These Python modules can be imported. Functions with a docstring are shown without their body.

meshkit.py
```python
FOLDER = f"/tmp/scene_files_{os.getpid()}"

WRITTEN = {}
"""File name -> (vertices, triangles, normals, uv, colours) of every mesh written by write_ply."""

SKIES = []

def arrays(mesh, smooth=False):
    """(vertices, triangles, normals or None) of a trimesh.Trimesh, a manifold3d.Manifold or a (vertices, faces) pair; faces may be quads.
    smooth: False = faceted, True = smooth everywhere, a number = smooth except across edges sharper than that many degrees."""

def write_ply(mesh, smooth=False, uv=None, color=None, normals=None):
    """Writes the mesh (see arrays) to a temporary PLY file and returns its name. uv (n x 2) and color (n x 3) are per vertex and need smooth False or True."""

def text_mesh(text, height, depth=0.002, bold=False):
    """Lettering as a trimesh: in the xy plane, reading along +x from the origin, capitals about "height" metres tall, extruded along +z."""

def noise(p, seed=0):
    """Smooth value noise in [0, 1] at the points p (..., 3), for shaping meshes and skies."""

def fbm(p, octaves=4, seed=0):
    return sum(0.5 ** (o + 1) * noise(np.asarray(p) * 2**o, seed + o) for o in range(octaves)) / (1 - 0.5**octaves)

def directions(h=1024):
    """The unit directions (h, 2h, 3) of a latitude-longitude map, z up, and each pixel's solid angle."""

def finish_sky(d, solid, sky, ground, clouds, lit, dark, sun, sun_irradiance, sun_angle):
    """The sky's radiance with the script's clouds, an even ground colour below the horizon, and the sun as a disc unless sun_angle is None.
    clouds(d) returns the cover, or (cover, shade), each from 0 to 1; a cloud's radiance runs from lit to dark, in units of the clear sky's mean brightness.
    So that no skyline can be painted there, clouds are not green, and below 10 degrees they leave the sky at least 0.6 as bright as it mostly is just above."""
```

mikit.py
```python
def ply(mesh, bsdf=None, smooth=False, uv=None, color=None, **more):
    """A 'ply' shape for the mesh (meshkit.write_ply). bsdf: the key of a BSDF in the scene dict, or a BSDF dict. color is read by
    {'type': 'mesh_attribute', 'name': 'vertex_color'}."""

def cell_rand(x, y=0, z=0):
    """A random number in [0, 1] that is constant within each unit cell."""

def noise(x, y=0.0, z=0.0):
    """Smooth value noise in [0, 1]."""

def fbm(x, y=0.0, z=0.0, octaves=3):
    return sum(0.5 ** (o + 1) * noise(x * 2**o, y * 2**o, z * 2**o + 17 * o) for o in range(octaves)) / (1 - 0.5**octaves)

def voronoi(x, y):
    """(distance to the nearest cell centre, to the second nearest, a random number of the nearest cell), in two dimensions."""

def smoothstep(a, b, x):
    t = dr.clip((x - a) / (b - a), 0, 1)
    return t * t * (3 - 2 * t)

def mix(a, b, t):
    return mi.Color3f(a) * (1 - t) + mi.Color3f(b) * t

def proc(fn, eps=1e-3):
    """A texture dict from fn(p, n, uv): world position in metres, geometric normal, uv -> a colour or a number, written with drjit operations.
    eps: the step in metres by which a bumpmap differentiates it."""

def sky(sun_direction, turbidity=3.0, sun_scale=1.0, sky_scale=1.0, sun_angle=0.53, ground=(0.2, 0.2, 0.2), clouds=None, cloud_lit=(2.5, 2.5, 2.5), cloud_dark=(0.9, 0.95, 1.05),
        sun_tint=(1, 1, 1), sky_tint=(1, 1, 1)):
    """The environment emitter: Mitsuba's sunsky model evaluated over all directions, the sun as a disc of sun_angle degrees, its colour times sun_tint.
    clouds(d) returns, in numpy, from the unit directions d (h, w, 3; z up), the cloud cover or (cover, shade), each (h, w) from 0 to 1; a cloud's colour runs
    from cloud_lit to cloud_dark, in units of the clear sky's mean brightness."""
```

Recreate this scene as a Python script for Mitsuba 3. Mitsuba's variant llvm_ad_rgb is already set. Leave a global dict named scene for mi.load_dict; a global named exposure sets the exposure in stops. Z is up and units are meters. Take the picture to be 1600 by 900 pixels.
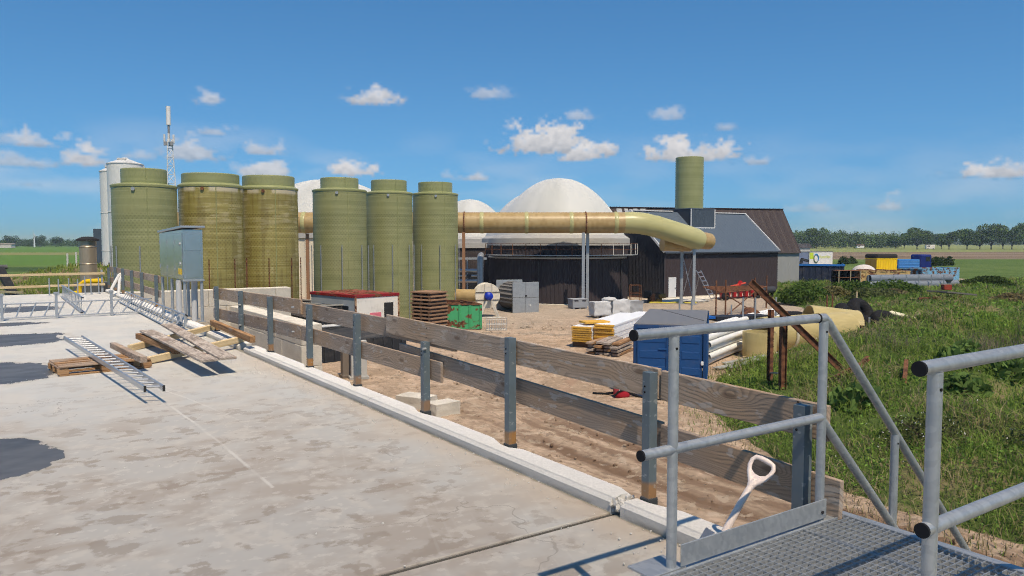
import math, random
import numpy as np, trimesh, mitsuba as mi, drjit as dr, mikit, meshkit
from mikit import noise, fbm, voronoi, smoothstep, mix, proc, cell_rand
T = mi.ScalarTransform4f
scene, labels = {}, {}

# ---------------------------------------------------------------- camera, sky, exposure
PITCH = math.radians(3.457)
EYE = [0.0, 0.0, 5.5]
scene['camera'] = {'type': 'perspective', 'fov': 67.74, 'fov_axis': 'x', 'near_clip': 0.05, 'far_clip': 9000.0,
                   'to_world': T().look_at(origin=EYE, target=[0, math.cos(PITCH), 5.5 - math.sin(PITCH)], up=[0, 0, 1])}
exposure = 1.38
SUN = (0.207, -0.521, 0.829)
# cumulus: azimuth, elevation, half width, half height (degrees), density
CLOUDS = [(-10.1, 10.5, 2.0, .9, .75), (-1.7, 10.9, 2.0, .62, .45), (2.4, 7.7, 3.4, 1.75, 1.), (5., 6.7, 2.0, .95, .9), (6.9, 6.9, 1.3, .76, .8),
          (5., 9.3, 1.4, .57, .45), (11.3, 9.2, 1.6, .71, .45), (15.5, 8.3, .9, .51, .4), (12.7, 6.6, 3.6, 1.1, .9), (17.6, 5.8, 1.6, .46, .5),
          (-21.5, 9.9, 1.3, .8, .55), (-20.9, 7.7, 1.6, .62, .5), (-22.8, 6.4, 2.6, 1.2, .6), (-17.9, 6.6, 1.9, .75, .6), (-17.8, 5.2, 2.6, .95, .7),
          (-11.9, 5.3, 1.9, .8, .8), (-2.9, 4.9, 1.6, .48, .65), (-4.8, 5., .8, .38, .35), (-28.9, 5.6, 2.0, 1.0, .75), (-32.2, 6.5, 2.4, .8, .65),
          (-32.5, 5.3, 2.6, .9, .5), (-25.9, 5.9, 1.5, .65, .5), (32., 4.6, 3.0, .8, .75), (26.2, 2.7, 1.8, .8, .5), (22.3, 2.5, 1.6, .65, .42),
          (20.2, 2.4, 1., .45, .3), (-32.2, 3.7, .7, .2, .4)]
_r = random.Random(5)
for _k in range(60):                      # the same fair-weather clouds all round the horizon
    _az = _r.uniform(40, 320)
    CLOUDS.append((_az if _az < 180 else _az - 360, _r.uniform(2.5, 13), _r.uniform(.8, 3), _r.uniform(.4, 1.2), _r.uniform(.3, .9)))


def clouds(d):
    az = np.degrees(np.arctan2(d[..., 0], d[..., 1])); el = np.degrees(np.arcsin(np.clip(d[..., 2], -1, 1)))
    cover = np.zeros(az.shape); shade = np.zeros(az.shape)
    band = (el > 0) & (el < 18)
    a, e = az[band], el[band]
    big = meshkit.fbm(np.stack([a * .9, e * 1.5, a * 0], -1), 5, 3)
    fine = meshkit.fbm(np.stack([a * 3.1, e * 4.2, a * 0 + 9], -1), 4, 8)
    c = np.zeros(a.shape); s = np.zeros(a.shape)
    for a0, e0, wa, we, den in CLOUDS:
        da = (a - a0 + 180) % 360 - 180
        x = da / (wa * 1.1); y = (e - (e0 - .45 * we)) / we
        y = np.where(y < 0, y * 3.0, y / 1.45)          # flat base, domed top
        q = 1 - np.sqrt(x * x + y * y) + (big - .5) * 1.25 + (fine - .5) * .75
        lo = .08 + .12 * (1 - den)
        t = np.clip((q - lo) / (.34 + .75 * (1 - den)), 0, 1); t = t * t * (3 - 2 * t) * min(1., den * 1.25)
        sh = np.clip(.72 - .62 * np.clip(y * 1.3 + .3, 0, 1) + (fine - .5) * .9, 0, 1)
        up = t > c
        s = np.where(up, sh, s); c = np.maximum(c, t)
    veil = np.clip((meshkit.fbm(np.stack([a * .16, e * .55, a * 0 + 4], -1), 4, 21) - .43) * 2.2, 0, 1) * np.clip((8.5 - e) / 5, 0, 1) * np.clip(.42 - a / 90, .25, .85)
    c = np.maximum(c, veil)
    cover[band], shade[band] = c, s
    return cover, shade


scene['sky'] = mikit.sky(SUN, turbidity=3, clouds=clouds, cloud_lit=(3.2, 3.15, 3.2), cloud_dark=(1.5, 1.65, 1.9), sky_tint=(.50, .925, 1.15))

# ---------------------------------------------------------------- deck frame: s along the kerb (away), t across it (to the yard), h above the deck
DK = 3.6
ORI = np.array([0.722, 5.272, DK])
UA = np.array([-0.5637, 0.8260, 0.0]); VA = np.array([0.8260, 0.5637, 0.0]); ZA = np.array([0, 0, 1.0])


def W(s, t, h=0.0):
    return ORI + s * UA + t * VA + h * ZA


def deck_st(p):
    x, y = p.x - float(ORI[0]), p.y - float(ORI[1])
    return x * float(UA[0]) + y * float(UA[1]), x * float(VA[0]) + y * float(VA[1])


# ---------------------------------------------------------------- mesh helpers: everything is (vertices, triangles)
def hull_faces(v):
    h = trimesh.convex.convex_hull(v)
    d = {tuple(np.round(q, 6)): i for i, q in enumerate(v)}
    f = np.array([[d[tuple(np.round(h.vertices[i], 6))] for i in t] for t in h.faces])
    c = v.mean(0)
    n = np.cross(v[f[:, 1]] - v[f[:, 0]], v[f[:, 2]] - v[f[:, 0]])
    bad = (n * (v[f].mean(1) - c)).sum(1) < 0
    f[bad] = f[bad][:, ::-1]
    return f


_CS = np.array([[x, y, z] for x in (-1, 1) for y in (-1, 1) for z in (-1, 1)], float)


def _cv(half, c):
    return np.array([[s[k] * (half[k] - (0 if k == a else c)) for k in range(3)] for s in _CS for a in range(3)])


_CF = hull_faces(_cv((1.0, 1.1, 1.2), .2))


def cbox(size, c=.004, center=(0, 0, 0), ax=None):
    """box with chamfered edges; ax: three unit axes as rows"""
    half = np.array(size, float) / 2
    c = min(c, half.min() * .6)
    v = _cv(half, c)
    if ax is not None:
        v = v @ np.asarray(ax)
    return v + np.asarray(center, float), _CF


def bar(p0, p1, w, h, c=.003, up=(0, 0, 1)):
    """box from p0 to p1, w wide, h high; also gives uv in metres along and around"""
    p0, p1 = np.asarray(p0, float), np.asarray(p1, float)
    x = p1 - p0; L = np.linalg.norm(x); x = x / L
    up = np.asarray(up, float)
    if abs(x @ up) > .98: up = np.array([0, 1.0, 0]) if abs(x[1]) < .9 else np.array([1.0, 0, 0])
    y = np.cross(up, x); y /= np.linalg.norm(y); z = np.cross(x, y)
    v, f = cbox((L, w, h), c)
    uv = np.stack([v[:, 0] + L / 2, v[:, 2] + v[:, 1] * .9], 1)
    return v @ np.array([x, y, z]) + (p0 + p1) / 2, f, uv


def join(*ms):
    ms = [m for m in ms if m is not None]
    at = np.cumsum([0] + [len(m[0]) for m in ms])
    out = [np.vstack([m[0] for m in ms]), np.vstack([np.asarray(m[1]) + a for m, a in zip(ms, at)])]
    if all(len(m) > 2 for m in ms): out.append(np.vstack([m[2] for m in ms]))
    return tuple(out)


def grid_faces(a, b, wrap_b=False):
    i, j = np.meshgrid(np.arange(a - 1), np.arange(b if wrap_b else b - 1), indexing='ij')
    i, j = i.ravel(), j.ravel(); k = (j + 1) % b
    q = np.stack([i * b + j, i * b + k, (i + 1) * b + k, (i + 1) * b + j], 1)
    return np.vstack([q[:, [0, 1, 2]], q[:, [0, 2, 3]]])


def tube(pts, r, n=12, caps=True):
    """round tube along a polyline, r number or list"""
    P = np.asarray(pts, float); m = len(P)
    R = np.broadcast_to(np.asarray(r, float), (m,))
    t = np.gradient(P, axis=0); t /= np.linalg.norm(t, axis=1, keepdims=True)
    a = np.array([0, 0, 1.0]) if abs(t[0][2]) < .9 else np.array([1.0, 0, 0])
    x = np.cross(t[0], a); x /= np.linalg.norm(x)
    rows = []
    ang = np.arange(n) * 2 * np.pi / n
    for k in range(m):
        x = x - (x @ t[k]) * t[k]; x /= np.linalg.norm(x); y = np.cross(t[k], x)
        rows.append(P[k] + R[k] * (np.cos(ang)[:, None] * x + np.sin(ang)[:, None] * y))
    v = np.vstack(rows); f = grid_faces(m, n, True)[:, ::-1]
    f = f[:, ::-1]
    if caps:
        v = np.vstack([v, P[:1], P[-1:]]); c0, c1 = len(v) - 2, len(v) - 1
        j = np.arange(n); k = (j + 1) % n
        f = np.vstack([f, np.stack([np.full(n, c0), k, j], 1), np.stack([np.full(n, c1), (m - 1) * n + j, (m - 1) * n + k], 1)])
    return v, f


def lathe(profile, n=48, center=(0, 0), wavy=None, arc=(0, 2 * np.pi)):
    """profile [(r, z)] turned about the vertical through center; uv = (arc length, z)"""
    pr = np.asarray(profile, float)
    full = abs(arc[1] - arc[0] - 2 * np.pi) < 1e-6
    ang = np.linspace(arc[0], arc[1], n + 1)
    v = np.stack([np.outer(pr[:, 0], np.cos(ang)) + center[0], np.outer(pr[:, 0], np.sin(ang)) + center[1], np.repeat(pr[:, 1:2], n + 1, 1)], -1)
    rmax = pr[:, 0].max()
    uv = np.stack(np.broadcast_arrays(ang[None] * rmax, pr[:, 1:2]), -1)
    return v.reshape(-1, 3), grid_faces(len(pr), n + 1), uv.reshape(-1, 2)


def prism(poly, z0, z1):
    """vertical prism over a convex or star-shaped polygon, triangulated by earcut through trimesh"""
    from shapely.geometry import Polygon
    m = trimesh.creation.extrude_polygon(Polygon(poly), z1 - z0, engine='earcut')
    return np.array(m.vertices) + [0, 0, z0], np.array(m.faces)


def shifted(m, d):
    return (m[0] + np.asarray(d, float),) + tuple(m[1:])


def turned(m, a, at=(0, 0, 0), axis='z'):
    c, s = math.cos(a), math.sin(a)
    R = {'z': [[c, -s, 0], [s, c, 0], [0, 0, 1]], 'x': [[1, 0, 0], [0, c, -s], [0, s, c]], 'y': [[c, 0, s], [0, 1, 0], [-s, 0, c]]}[axis]
    return (m[0] @ np.array(R).T + np.asarray(at, float),) + tuple(m[1:])


def sheet(corners, ribs=0, depth=.03, thick=0):
    """four-cornered panel a b c d with trapezoid ribs running from a-b towards d-c (rib lines parallel to a-d)"""
    a, b, c, d = [np.asarray(q, float) for q in corners]
    nrm = np.cross(b - a, d - a); nrm /= np.linalg.norm(nrm)
    if ribs:
        u = []; o = []
        for k in range(ribs):
            for q, w in ((0, 0), (.5, 0), (.6, 1), (.9, 1)):
                u.append((k + q) / ribs); o.append(w)
        u.append(1); o.append(0)
    else:
        u, o = [0, 1], [0, 0]
    u, o = np.array(u)[:, None], np.array(o)[:, None]
    lo = a + (b - a) * u + nrm * o * depth; hi = d + (c - d) * u + nrm * o * depth
    v = np.stack([lo, hi], 1).reshape(-1, 3)
    f = grid_faces(len(u), 2)[:, ::-1]
    n = np.cross(v[f[0, 1]] - v[f[0, 0]], v[f[0, 2]] - v[f[0, 0]])
    return v, (f if n @ nrm > 0 else f[:, ::-1])


# ---------------------------------------------------------------- scene helpers
def fresh(key):
    if key not in scene and key not in labels and not any(k.startswith(key + '__') for k in _roots): return key
    n = 1
    while f'{key}_{n:03d}' in scene or f'{key}_{n:03d}' in labels: n += 1
    return f'{key}_{n:03d}'


_roots = ()


def thing(name, label=None, cat=None, group=None, kind=None):
    key = fresh(name); d = {}
    if label: d['label'] = label
    if cat: d['category'] = cat
    if group: d['group'] = group
    if kind: d['kind'] = kind
    labels[key] = d
    return key


def put(key, mesh, mat, smooth=False, col=None, uv=None, jitter=0):
    v, f = np.asarray(mesh[0], float), np.asarray(mesh[1])
    if uv is True: uv = mesh[2]
    if col is not None:
        if smooth not in (False, True):
            m = trimesh.graph.smooth_shade(trimesh.Trimesh(v, f, process=False), angle=math.radians(smooth), facet_minarea=None)
            v, f, smooth = np.array(m.vertices), np.array(m.faces), True
        col = np.asarray(col, float)
        if col.ndim == 1: col = np.broadcast_to(col, (len(v), 3))
    elif uv is not None and smooth not in (False, True):
        smooth = True
    scene[key] = mikit.ply((v, f), mat, smooth=smooth, uv=uv, color=col)
    return key


def part(t, name, mesh, mat, label=None, kind=None, **k):
    key = fresh(f'{t}__{name}')
    if label or kind:
        labels[key] = {a: b for a, b in (('label', label), ('kind', kind)) if b}
    return put(key, mesh, mat, **k)


def single(name, mesh, mat, label, cat, group=None, kind=None, **k):
    key = thing(name, label, cat, group, kind)
    return put(key, mesh, mat, **k)


def rgb(r, g, b):
    """sRGB 0-255 to linear"""
    return np.array([(c / 255 / 12.92 if c < 10 else ((c / 255 + .055) / 1.055) ** 2.4) for c in (r, g, b)])


# ---------------------------------------------------------------- materials
VC = {'type': 'mesh_attribute', 'name': 'vertex_color'}


def pr(color, rough=.7, metal=0., **k):
    return {'type': 'principled', 'base_color': color if isinstance(color, dict) else {'type': 'rgb', 'value': [float(x) for x in color]}, 'roughness': rough, 'metallic': metal, **k}


def two(b):
    return {'type': 'twosided', 'b': b}


def blend(w, a, b):
    return {'type': 'blendbsdf', 'weight': w, 'a': a, 'b': b}


def grime(p, n, uv):
    a = fbm(p.x * .9 + p.z * .3, p.y * .9, p.z * 2.2, 4)
    b = noise(p.x * 14, p.y * 14, p.z * 5)
    return .04 + .26 * smoothstep(.48, .8, a * .8 + b * .2)


scene['paint'] = two(blend(proc(grime), pr(VC, .55, specular=.35), pr((.16, .14, .115), .9)))
scene['clean_paint'] = two(pr(VC, .42, specular=.45))
scene['matte'] = two(pr(VC, .85, specular=.25))


def rust_mask(p, n, uv):
    a = fbm(p.x * 2.3, p.y * 2.3 + 7, p.z * 2.3, 4)
    b = noise(p.x * 13, p.y * 13, p.z * 9)
    return smoothstep(.5, .6, a * .82 + b * .18)


def rust_col(p, n, uv):
    a = fbm(p.x * 9, p.y * 9, p.z * 9, 4)
    return mix((.075, .03, .018), (.22, .095, .045), smoothstep(.25, .75, a))


scene['rust'] = two(pr(proc(rust_col), .9))
scene['rusty_paint'] = two(blend(proc(rust_mask), pr(VC, .5, specular=.4), pr(proc(rust_col), .92)))


# concrete deck
SCRATCH = [((8.6, -2.05), (1.9, -1.95), .017, .55), ((8.3, -2.02), (4.0, -1.55), .016, .6), ((8.5, -2.0), (3.9, -1.42), .014, .5), ((5.6, -2.05), (2.6, -1.55), .012, .22)]


def puddle(s, t):
    q = mi.Float(-1)
    wob = (fbm(s * 1.6 + 3, t * 1.6, 0, 4) - .5) * 1.1 + (noise(s * 9, t * 14, 1) - .5) * .12 + (fbm(s * 5.5, t * 8, 5, 4) - .5) * .55
    for s0, t0, a, b in ((4.05, -3.95, .95, 1.02), (9.35, -3.75, 1.35, 1.12), (13.8, -3.6, 1.25, 1.45), (17.1, -3.7, .55, 1.3), (21.6, -3.0, 1.3, 1.3), (6.6, -7.2, 2.2, 1.6)):
        q = dr.maximum(q, 1 - dr.sqrt(dr.square((s - s0) / a) + dr.square((t - t0) / b)))
    return q + wob * .42


def wet_mask(p, n, uv):
    s, t = deck_st(p)
    return smoothstep(.0, .025, puddle(s, t) - .12)


def deck_col(p, n, uv):
    s, t = deck_st(p)
    a = fbm(s * .42 + 1.3, t * .40 + 2, 0, 4)
    b = fbm(s * 1.7, t * 2.0 + 5, 2, 6)
    c = fbm(s * 9, t * 8, 4, 5)
    g = noise(s * 70, t * 70, 8)
    zone = smoothstep(9.5, 1.5, s + (a - .5) * 9) * (.55 + .45 * smoothstep(-.2, -1.2, t))
    col = mix((.405, .412, .400), (.455, .452, .425), smoothstep(.35, .65, b))
    col = mix(col, (.36, .338, .302), zone * .6)
    # soft mud film broken up at every scale, pale flecks, darker spots
    d = fbm(s * 5.5 + 9, t * 3.2, 31, 6)
    col = mix(col, (.285, .24, .198), smoothstep(.42, .66, b * .45 + a * .2 + d * .35) * (.12 + .50 * zone))
    col = mix(col, (.445, .42, .375), smoothstep(.52, .70, fbm(s * 6.1 + 7, t * 7.2, 3, 6) * .7 + c * .3) * (.18 + .42 * zone))
    col = mix(col, (.235, .20, .165), smoothstep(.58, .70, fbm(s * 7.2 + 2, t * 6.5, 13, 6)) * (.10 + .5 * zone))
    col = mix(col, (.47, .45, .41), smoothstep(.64, .76, fbm(s * 16, t * 13, 17, 4)) * (.12 + .35 * zone))
    # fine curved cracks and drag marks
    w1 = dr.abs(fbm(s * .8 + 3, t * .8, 21, 5) - .5)
    col = mix(col, (.20, .185, .165), smoothstep(.0035, .0012, w1) * .5 * smoothstep(.5, .6, a))
    dm = noise(s * 1.1 + t * .55, (t - s * .35) * 26, 5)
    col = mix(col, (.50, .485, .45), smoothstep(.80, .95, dm) * .10)
    # dust and rust wash along the kerb, then a darker line at its foot
    edge = smoothstep(-.55, -.05, t + (b - .5) * .35) * smoothstep(12., 7., s)
    col = mix(col, (.42, .345, .265), edge * .5)
    col = mix(col, (.16, .15, .115), smoothstep(-.075, -.03, t + (c - .5) * .05) * .75)
    for (s0, t0), (s1, t1), w, k in SCRATCH:
        L2 = (s1 - s0) ** 2 + (t1 - t0) ** 2
        h = dr.clip(((s - s0) * (s1 - s0) + (t - t0) * (t1 - t0)) / L2, 0, 1)
        dd = dr.sqrt(dr.square(s - s0 - h * (s1 - s0)) + dr.square(t - t0 - h * (t1 - t0) + .10 * dr.sin(h * 2.9 + s0) - .05 + .02 * noise(s * 2, 3, 1)))
        col = mix(col, (.54, .53, .495), smoothstep(w * (1.1 + .6 * c), w * .2, dd) * k * (.35 + .65 * smoothstep(.3, .6, noise(s * 3, t * 3, 6))))
    rim = smoothstep(-.10, .0, puddle(s, t) - .12)
    return mix(col, (.30, .265, .215), rim * .4)


def deck_bump(p, n, uv):
    s, t = deck_st(p)
    return .004 * fbm(s * 9, t * 3.5, 0, 4) + .0012 * noise(s * 60, t * 40, 3)


def wet_col(p, n, uv):
    s, t = deck_st(p)
    return mix((.06, .06, .06), (.13, .128, .125), fbm(s * 5, t * 3.2, 3, 5))


scene['deck_concrete'] = {'type': 'bumpmap', 'tex': proc(deck_bump, 4e-3), 'scale': 1.0, 'b': two(blend(proc(wet_mask), pr(proc(deck_col), .85, specular=.3), pr(proc(wet_col), .42, specular=.28)))}


def kerb_col(p, n, uv):
    a = fbm(p.x * 3, p.y * 3, p.z * 3, 4); b = noise(p.x * 90, p.y * 90, p.z * 90)
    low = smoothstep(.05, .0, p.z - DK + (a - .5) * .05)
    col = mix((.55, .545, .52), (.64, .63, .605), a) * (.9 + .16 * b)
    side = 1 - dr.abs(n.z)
    col = mix(col, (.40, .395, .37), dr.clip(side, 0, 1) * .55)  # side faces painted greyer, grazing light put into the colour
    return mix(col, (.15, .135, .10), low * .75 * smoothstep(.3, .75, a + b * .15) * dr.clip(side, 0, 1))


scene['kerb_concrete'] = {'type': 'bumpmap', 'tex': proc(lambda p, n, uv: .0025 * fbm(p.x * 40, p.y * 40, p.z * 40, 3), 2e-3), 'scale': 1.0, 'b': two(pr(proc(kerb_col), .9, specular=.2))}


def block_col(p, n, uv):
    a = fbm(p.x * 1.7, p.y * 1.7, p.z * 1.7, 4); b = noise(p.x * 30, p.y * 30, p.z * 30)
    return mix((.46, .42, .35), (.68, .64, .55), a) * (.88 + .18 * b)


scene['block_concrete'] = two(pr(proc(block_col), .9, specular=.2))


# yard sand with wheel tracks
def sand_col(p, n, uv):
    x, y = p.x, p.y
    a = fbm(x * .22, y * .22, 1, 4); b = fbm(x * 1.3 + 4, y * 1.3, 2, 4); c = noise(x * 11, y * 11, 3)
    col = mix((.40, .30, .215), (.30, .222, .155), smoothstep(.3, .7, b)) * (.82 + .34 * c)
    # damp dark tracks run along the deck and swing into the yard
    q = (x - 5.2) * .826 + (y - 12.) * .5637 - 2.3
    l = -(x - 5.2) * .5637 + (y - 12.) * .826
    q = q + .35 * dr.sin(l * .23) + (b - .5) * .5
    tr = dr.maximum(dr.maximum(smoothstep(.42, .12, dr.abs(q + .85)), smoothstep(.40, .12, dr.abs(q - .95))), smoothstep(.3, .1, dr.abs(q - .1)) * .8)
    tr = tr * smoothstep(17., 9., l) * smoothstep(.25, .55, a * .5 + b * .5 + .1)
    col = mix(col, (.155, .098, .062), tr * .92)
    fine = noise(q * 11, l * .5, 5)
    col = mix(col, (.21, .145, .10), smoothstep(.55, .75, fine) * smoothstep(2.6, 1.4, dr.abs(q)) * smoothstep(24., 10., l) * .55)
    # second pair of tracks towards the barns
    r2 = x - (1.5 + .10 * (y - 24) + 2.2 * dr.sin((y - 20) * .06))
    t2 = dr.maximum(smoothstep(.35, .1, dr.abs(dr.abs(r2) - .95)), smoothstep(.3, .1, dr.abs(dr.abs(r2 - 2.4) - .9))) * smoothstep(20., 28., y) * smoothstep(70., 50., y)
    col = mix(col, (.30, .20, .14), t2 * .7 * smoothstep(.3, .55, b))
    col = mix(col, (.30, .255, .205), smoothstep(43., 58., y + (a - .5) * 14) * .8)
    col = mix(col, (.20, .175, .145), smoothstep(.56, .66, a * .7 + b * .3) * .55 * smoothstep(30., 46., y))
    dk = smoothstep(2.5, .4, q + 5.5 + (b - .5))
    col = mix(col, (.46, .38, .285), smoothstep(.60, .72, fbm(x * 4, y * 4, 9, 5)) * .5)
    col = mix(col, (.17, .13, .095), smoothstep(.66, .74, fbm(x * 6 + 3, y * 6, 12, 5)) * .6)
    return mix(col, (.205, .152, .108), dk * .6)


scene['sand'] = {'type': 'bumpmap', 'tex': proc(lambda p, n, uv: .05 * fbm(p.x * 3.5, p.y * 3.5, 0, 5) + .012 * noise(p.x * 19, p.y * 19, 4), 8e-3), 'scale': 1.0, 'b': two(pr(proc(sand_col), .95, specular=.15))}


def field_col(p, n, uv):
    x, y = p.x, p.y
    a = fbm(x * .03, y * .05, 1, 4); b = fbm(x * .35, y * .5, 2, 4); c = noise(x * 3, y * 3, 3)
    g = mix((.055, .092, .024), (.088, .125, .04), smoothstep(.3, .7, a * .6 + b * .4)) * (.8 + .4 * c)
    yy = y - .04 * x + (a - .5) * 18
    plough = smoothstep(232., 250., yy) * smoothstep(425., 405., yy) * smoothstep(10., 60., x)
    soil = mix((.115, .088, .062), (.165, .13, .095), smoothstep(.35, .65, fbm(x * .01, y * .11, 4, 3)))
    col = mix(g, soil, plough)
    dry = smoothstep(405., 425., yy) * smoothstep(10., 60., x)
    col = mix(col, (.17, .19, .075), dry * .75)
    lft = smoothstep(-20., -60., x)
    col = mix(col, (.062, .122, .026), lft * smoothstep(170., 190., y) * .85)
    strip = lft * smoothstep(318., 330., y) * smoothstep(420., 390., y)
    col = mix(col, (.15, .145, .065), strip * .8)
    ditch = lft * smoothstep(128., 134., y + .12 * x + (b - .5) * 6) * smoothstep(158., 152., y + .12 * x)
    return mix(col, (.028, .05, .02), ditch * .8)


scene['field_ground'] = two(pr(proc(field_col), .95, specular=.1))


def bank_col(p, n, uv):
    a = fbm(p.x * .5, p.y * .5, 1, 4); b = noise(p.x * 7, p.y * 7, p.z * 7)
    return mix((.075, .108, .03), (.19, .165, .085), smoothstep(.5, .7, a * .8 + b * .2))


scene['bank_soil'] = two(pr(proc(bank_col), .95, specular=.1))


# wound fibreglass, shade of the dimple rows painted as dark dots: uv = metres round, height
def frp_col(base, dark, light):
    def fn(p, n, uv):
        u, w = uv.x, uv.y
        a = fbm(u * .5, w * 1.6, 1, 4); band = noise(3.3, w * 17, 2); b2 = noise(u * 1.5, w * 45, 5)
        col = mix(dark, base, smoothstep(.25, .6, a * .6 + band * .4))
        col = mix(col, light, smoothstep(.62, .85, band * .6 + b2 * .4) * .55)
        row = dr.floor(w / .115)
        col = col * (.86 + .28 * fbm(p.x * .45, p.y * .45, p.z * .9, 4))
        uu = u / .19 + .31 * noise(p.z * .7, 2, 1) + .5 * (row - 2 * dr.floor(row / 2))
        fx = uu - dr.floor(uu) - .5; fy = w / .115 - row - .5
        dimple_shade = smoothstep(.30, .16, dr.sqrt(fx * fx + fy * fy * .55)) * smoothstep(8.0, 7.5, w) * smoothstep(.25, .45, noise(u * .8, w * .8, 7) + .12)
        col = col * (1 - .24 * dimple_shade) * (.9 + .2 * fbm(u * .35, w * .35, 9, 3))
        return col
    return fn


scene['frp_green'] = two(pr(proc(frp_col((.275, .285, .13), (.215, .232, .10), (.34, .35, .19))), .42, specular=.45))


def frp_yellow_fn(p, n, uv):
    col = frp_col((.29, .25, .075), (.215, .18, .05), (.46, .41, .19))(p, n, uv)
    st = fbm(uv.x * 1.1, uv.y * .55, 6, 4)
    streak = noise(uv.x * 7, uv.y * .6, 8)
    col = mix(col, (.52, .46, .28), smoothstep(.52, .68, st) * smoothstep(.4, .7, noise(uv.x * 2, uv.y * 16, 4)) * .45)
    col = mix(col, (.10, .07, .018), smoothstep(.6, .8, streak) * .3)
    top = smoothstep(8.05, 8.22, uv.y)
    return mix(col, (.60, .54, .40), top * .75 * smoothstep(.25, .5, noise(uv.x * 3, 1, 2)))


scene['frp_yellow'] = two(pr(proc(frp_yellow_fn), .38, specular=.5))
scene['frp_neck'] = two(pr(proc(lambda p, n, uv: mix((.24, .26, .11), (.285, .30, .14), smoothstep(.3, .7, noise(1.7, p.z * 9, 3) * .5 + fbm(p.x, p.y, p.z, 3) * .5))), .4, specular=.5))


def duct_col(p, n, uv):
    a = fbm(p.x * .6, p.z * 2, 1, 4); b = noise(p.x * 5, p.z * 3, 2)
    return mix((.40, .275, .115), (.465, .34, .16), smoothstep(.3, .7, a * .6 + b * .4))


scene['duct_tan'] = two(pr(proc(duct_col), .38, specular=.5))


scene['frp_pale'] = two(pr(proc(lambda p, n, uv: mix((.42, .40, .175), (.52, .49, .24), fbm(p.x * .8, p.y, p.z * 2, 3))), .35, specular=.5))


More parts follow.
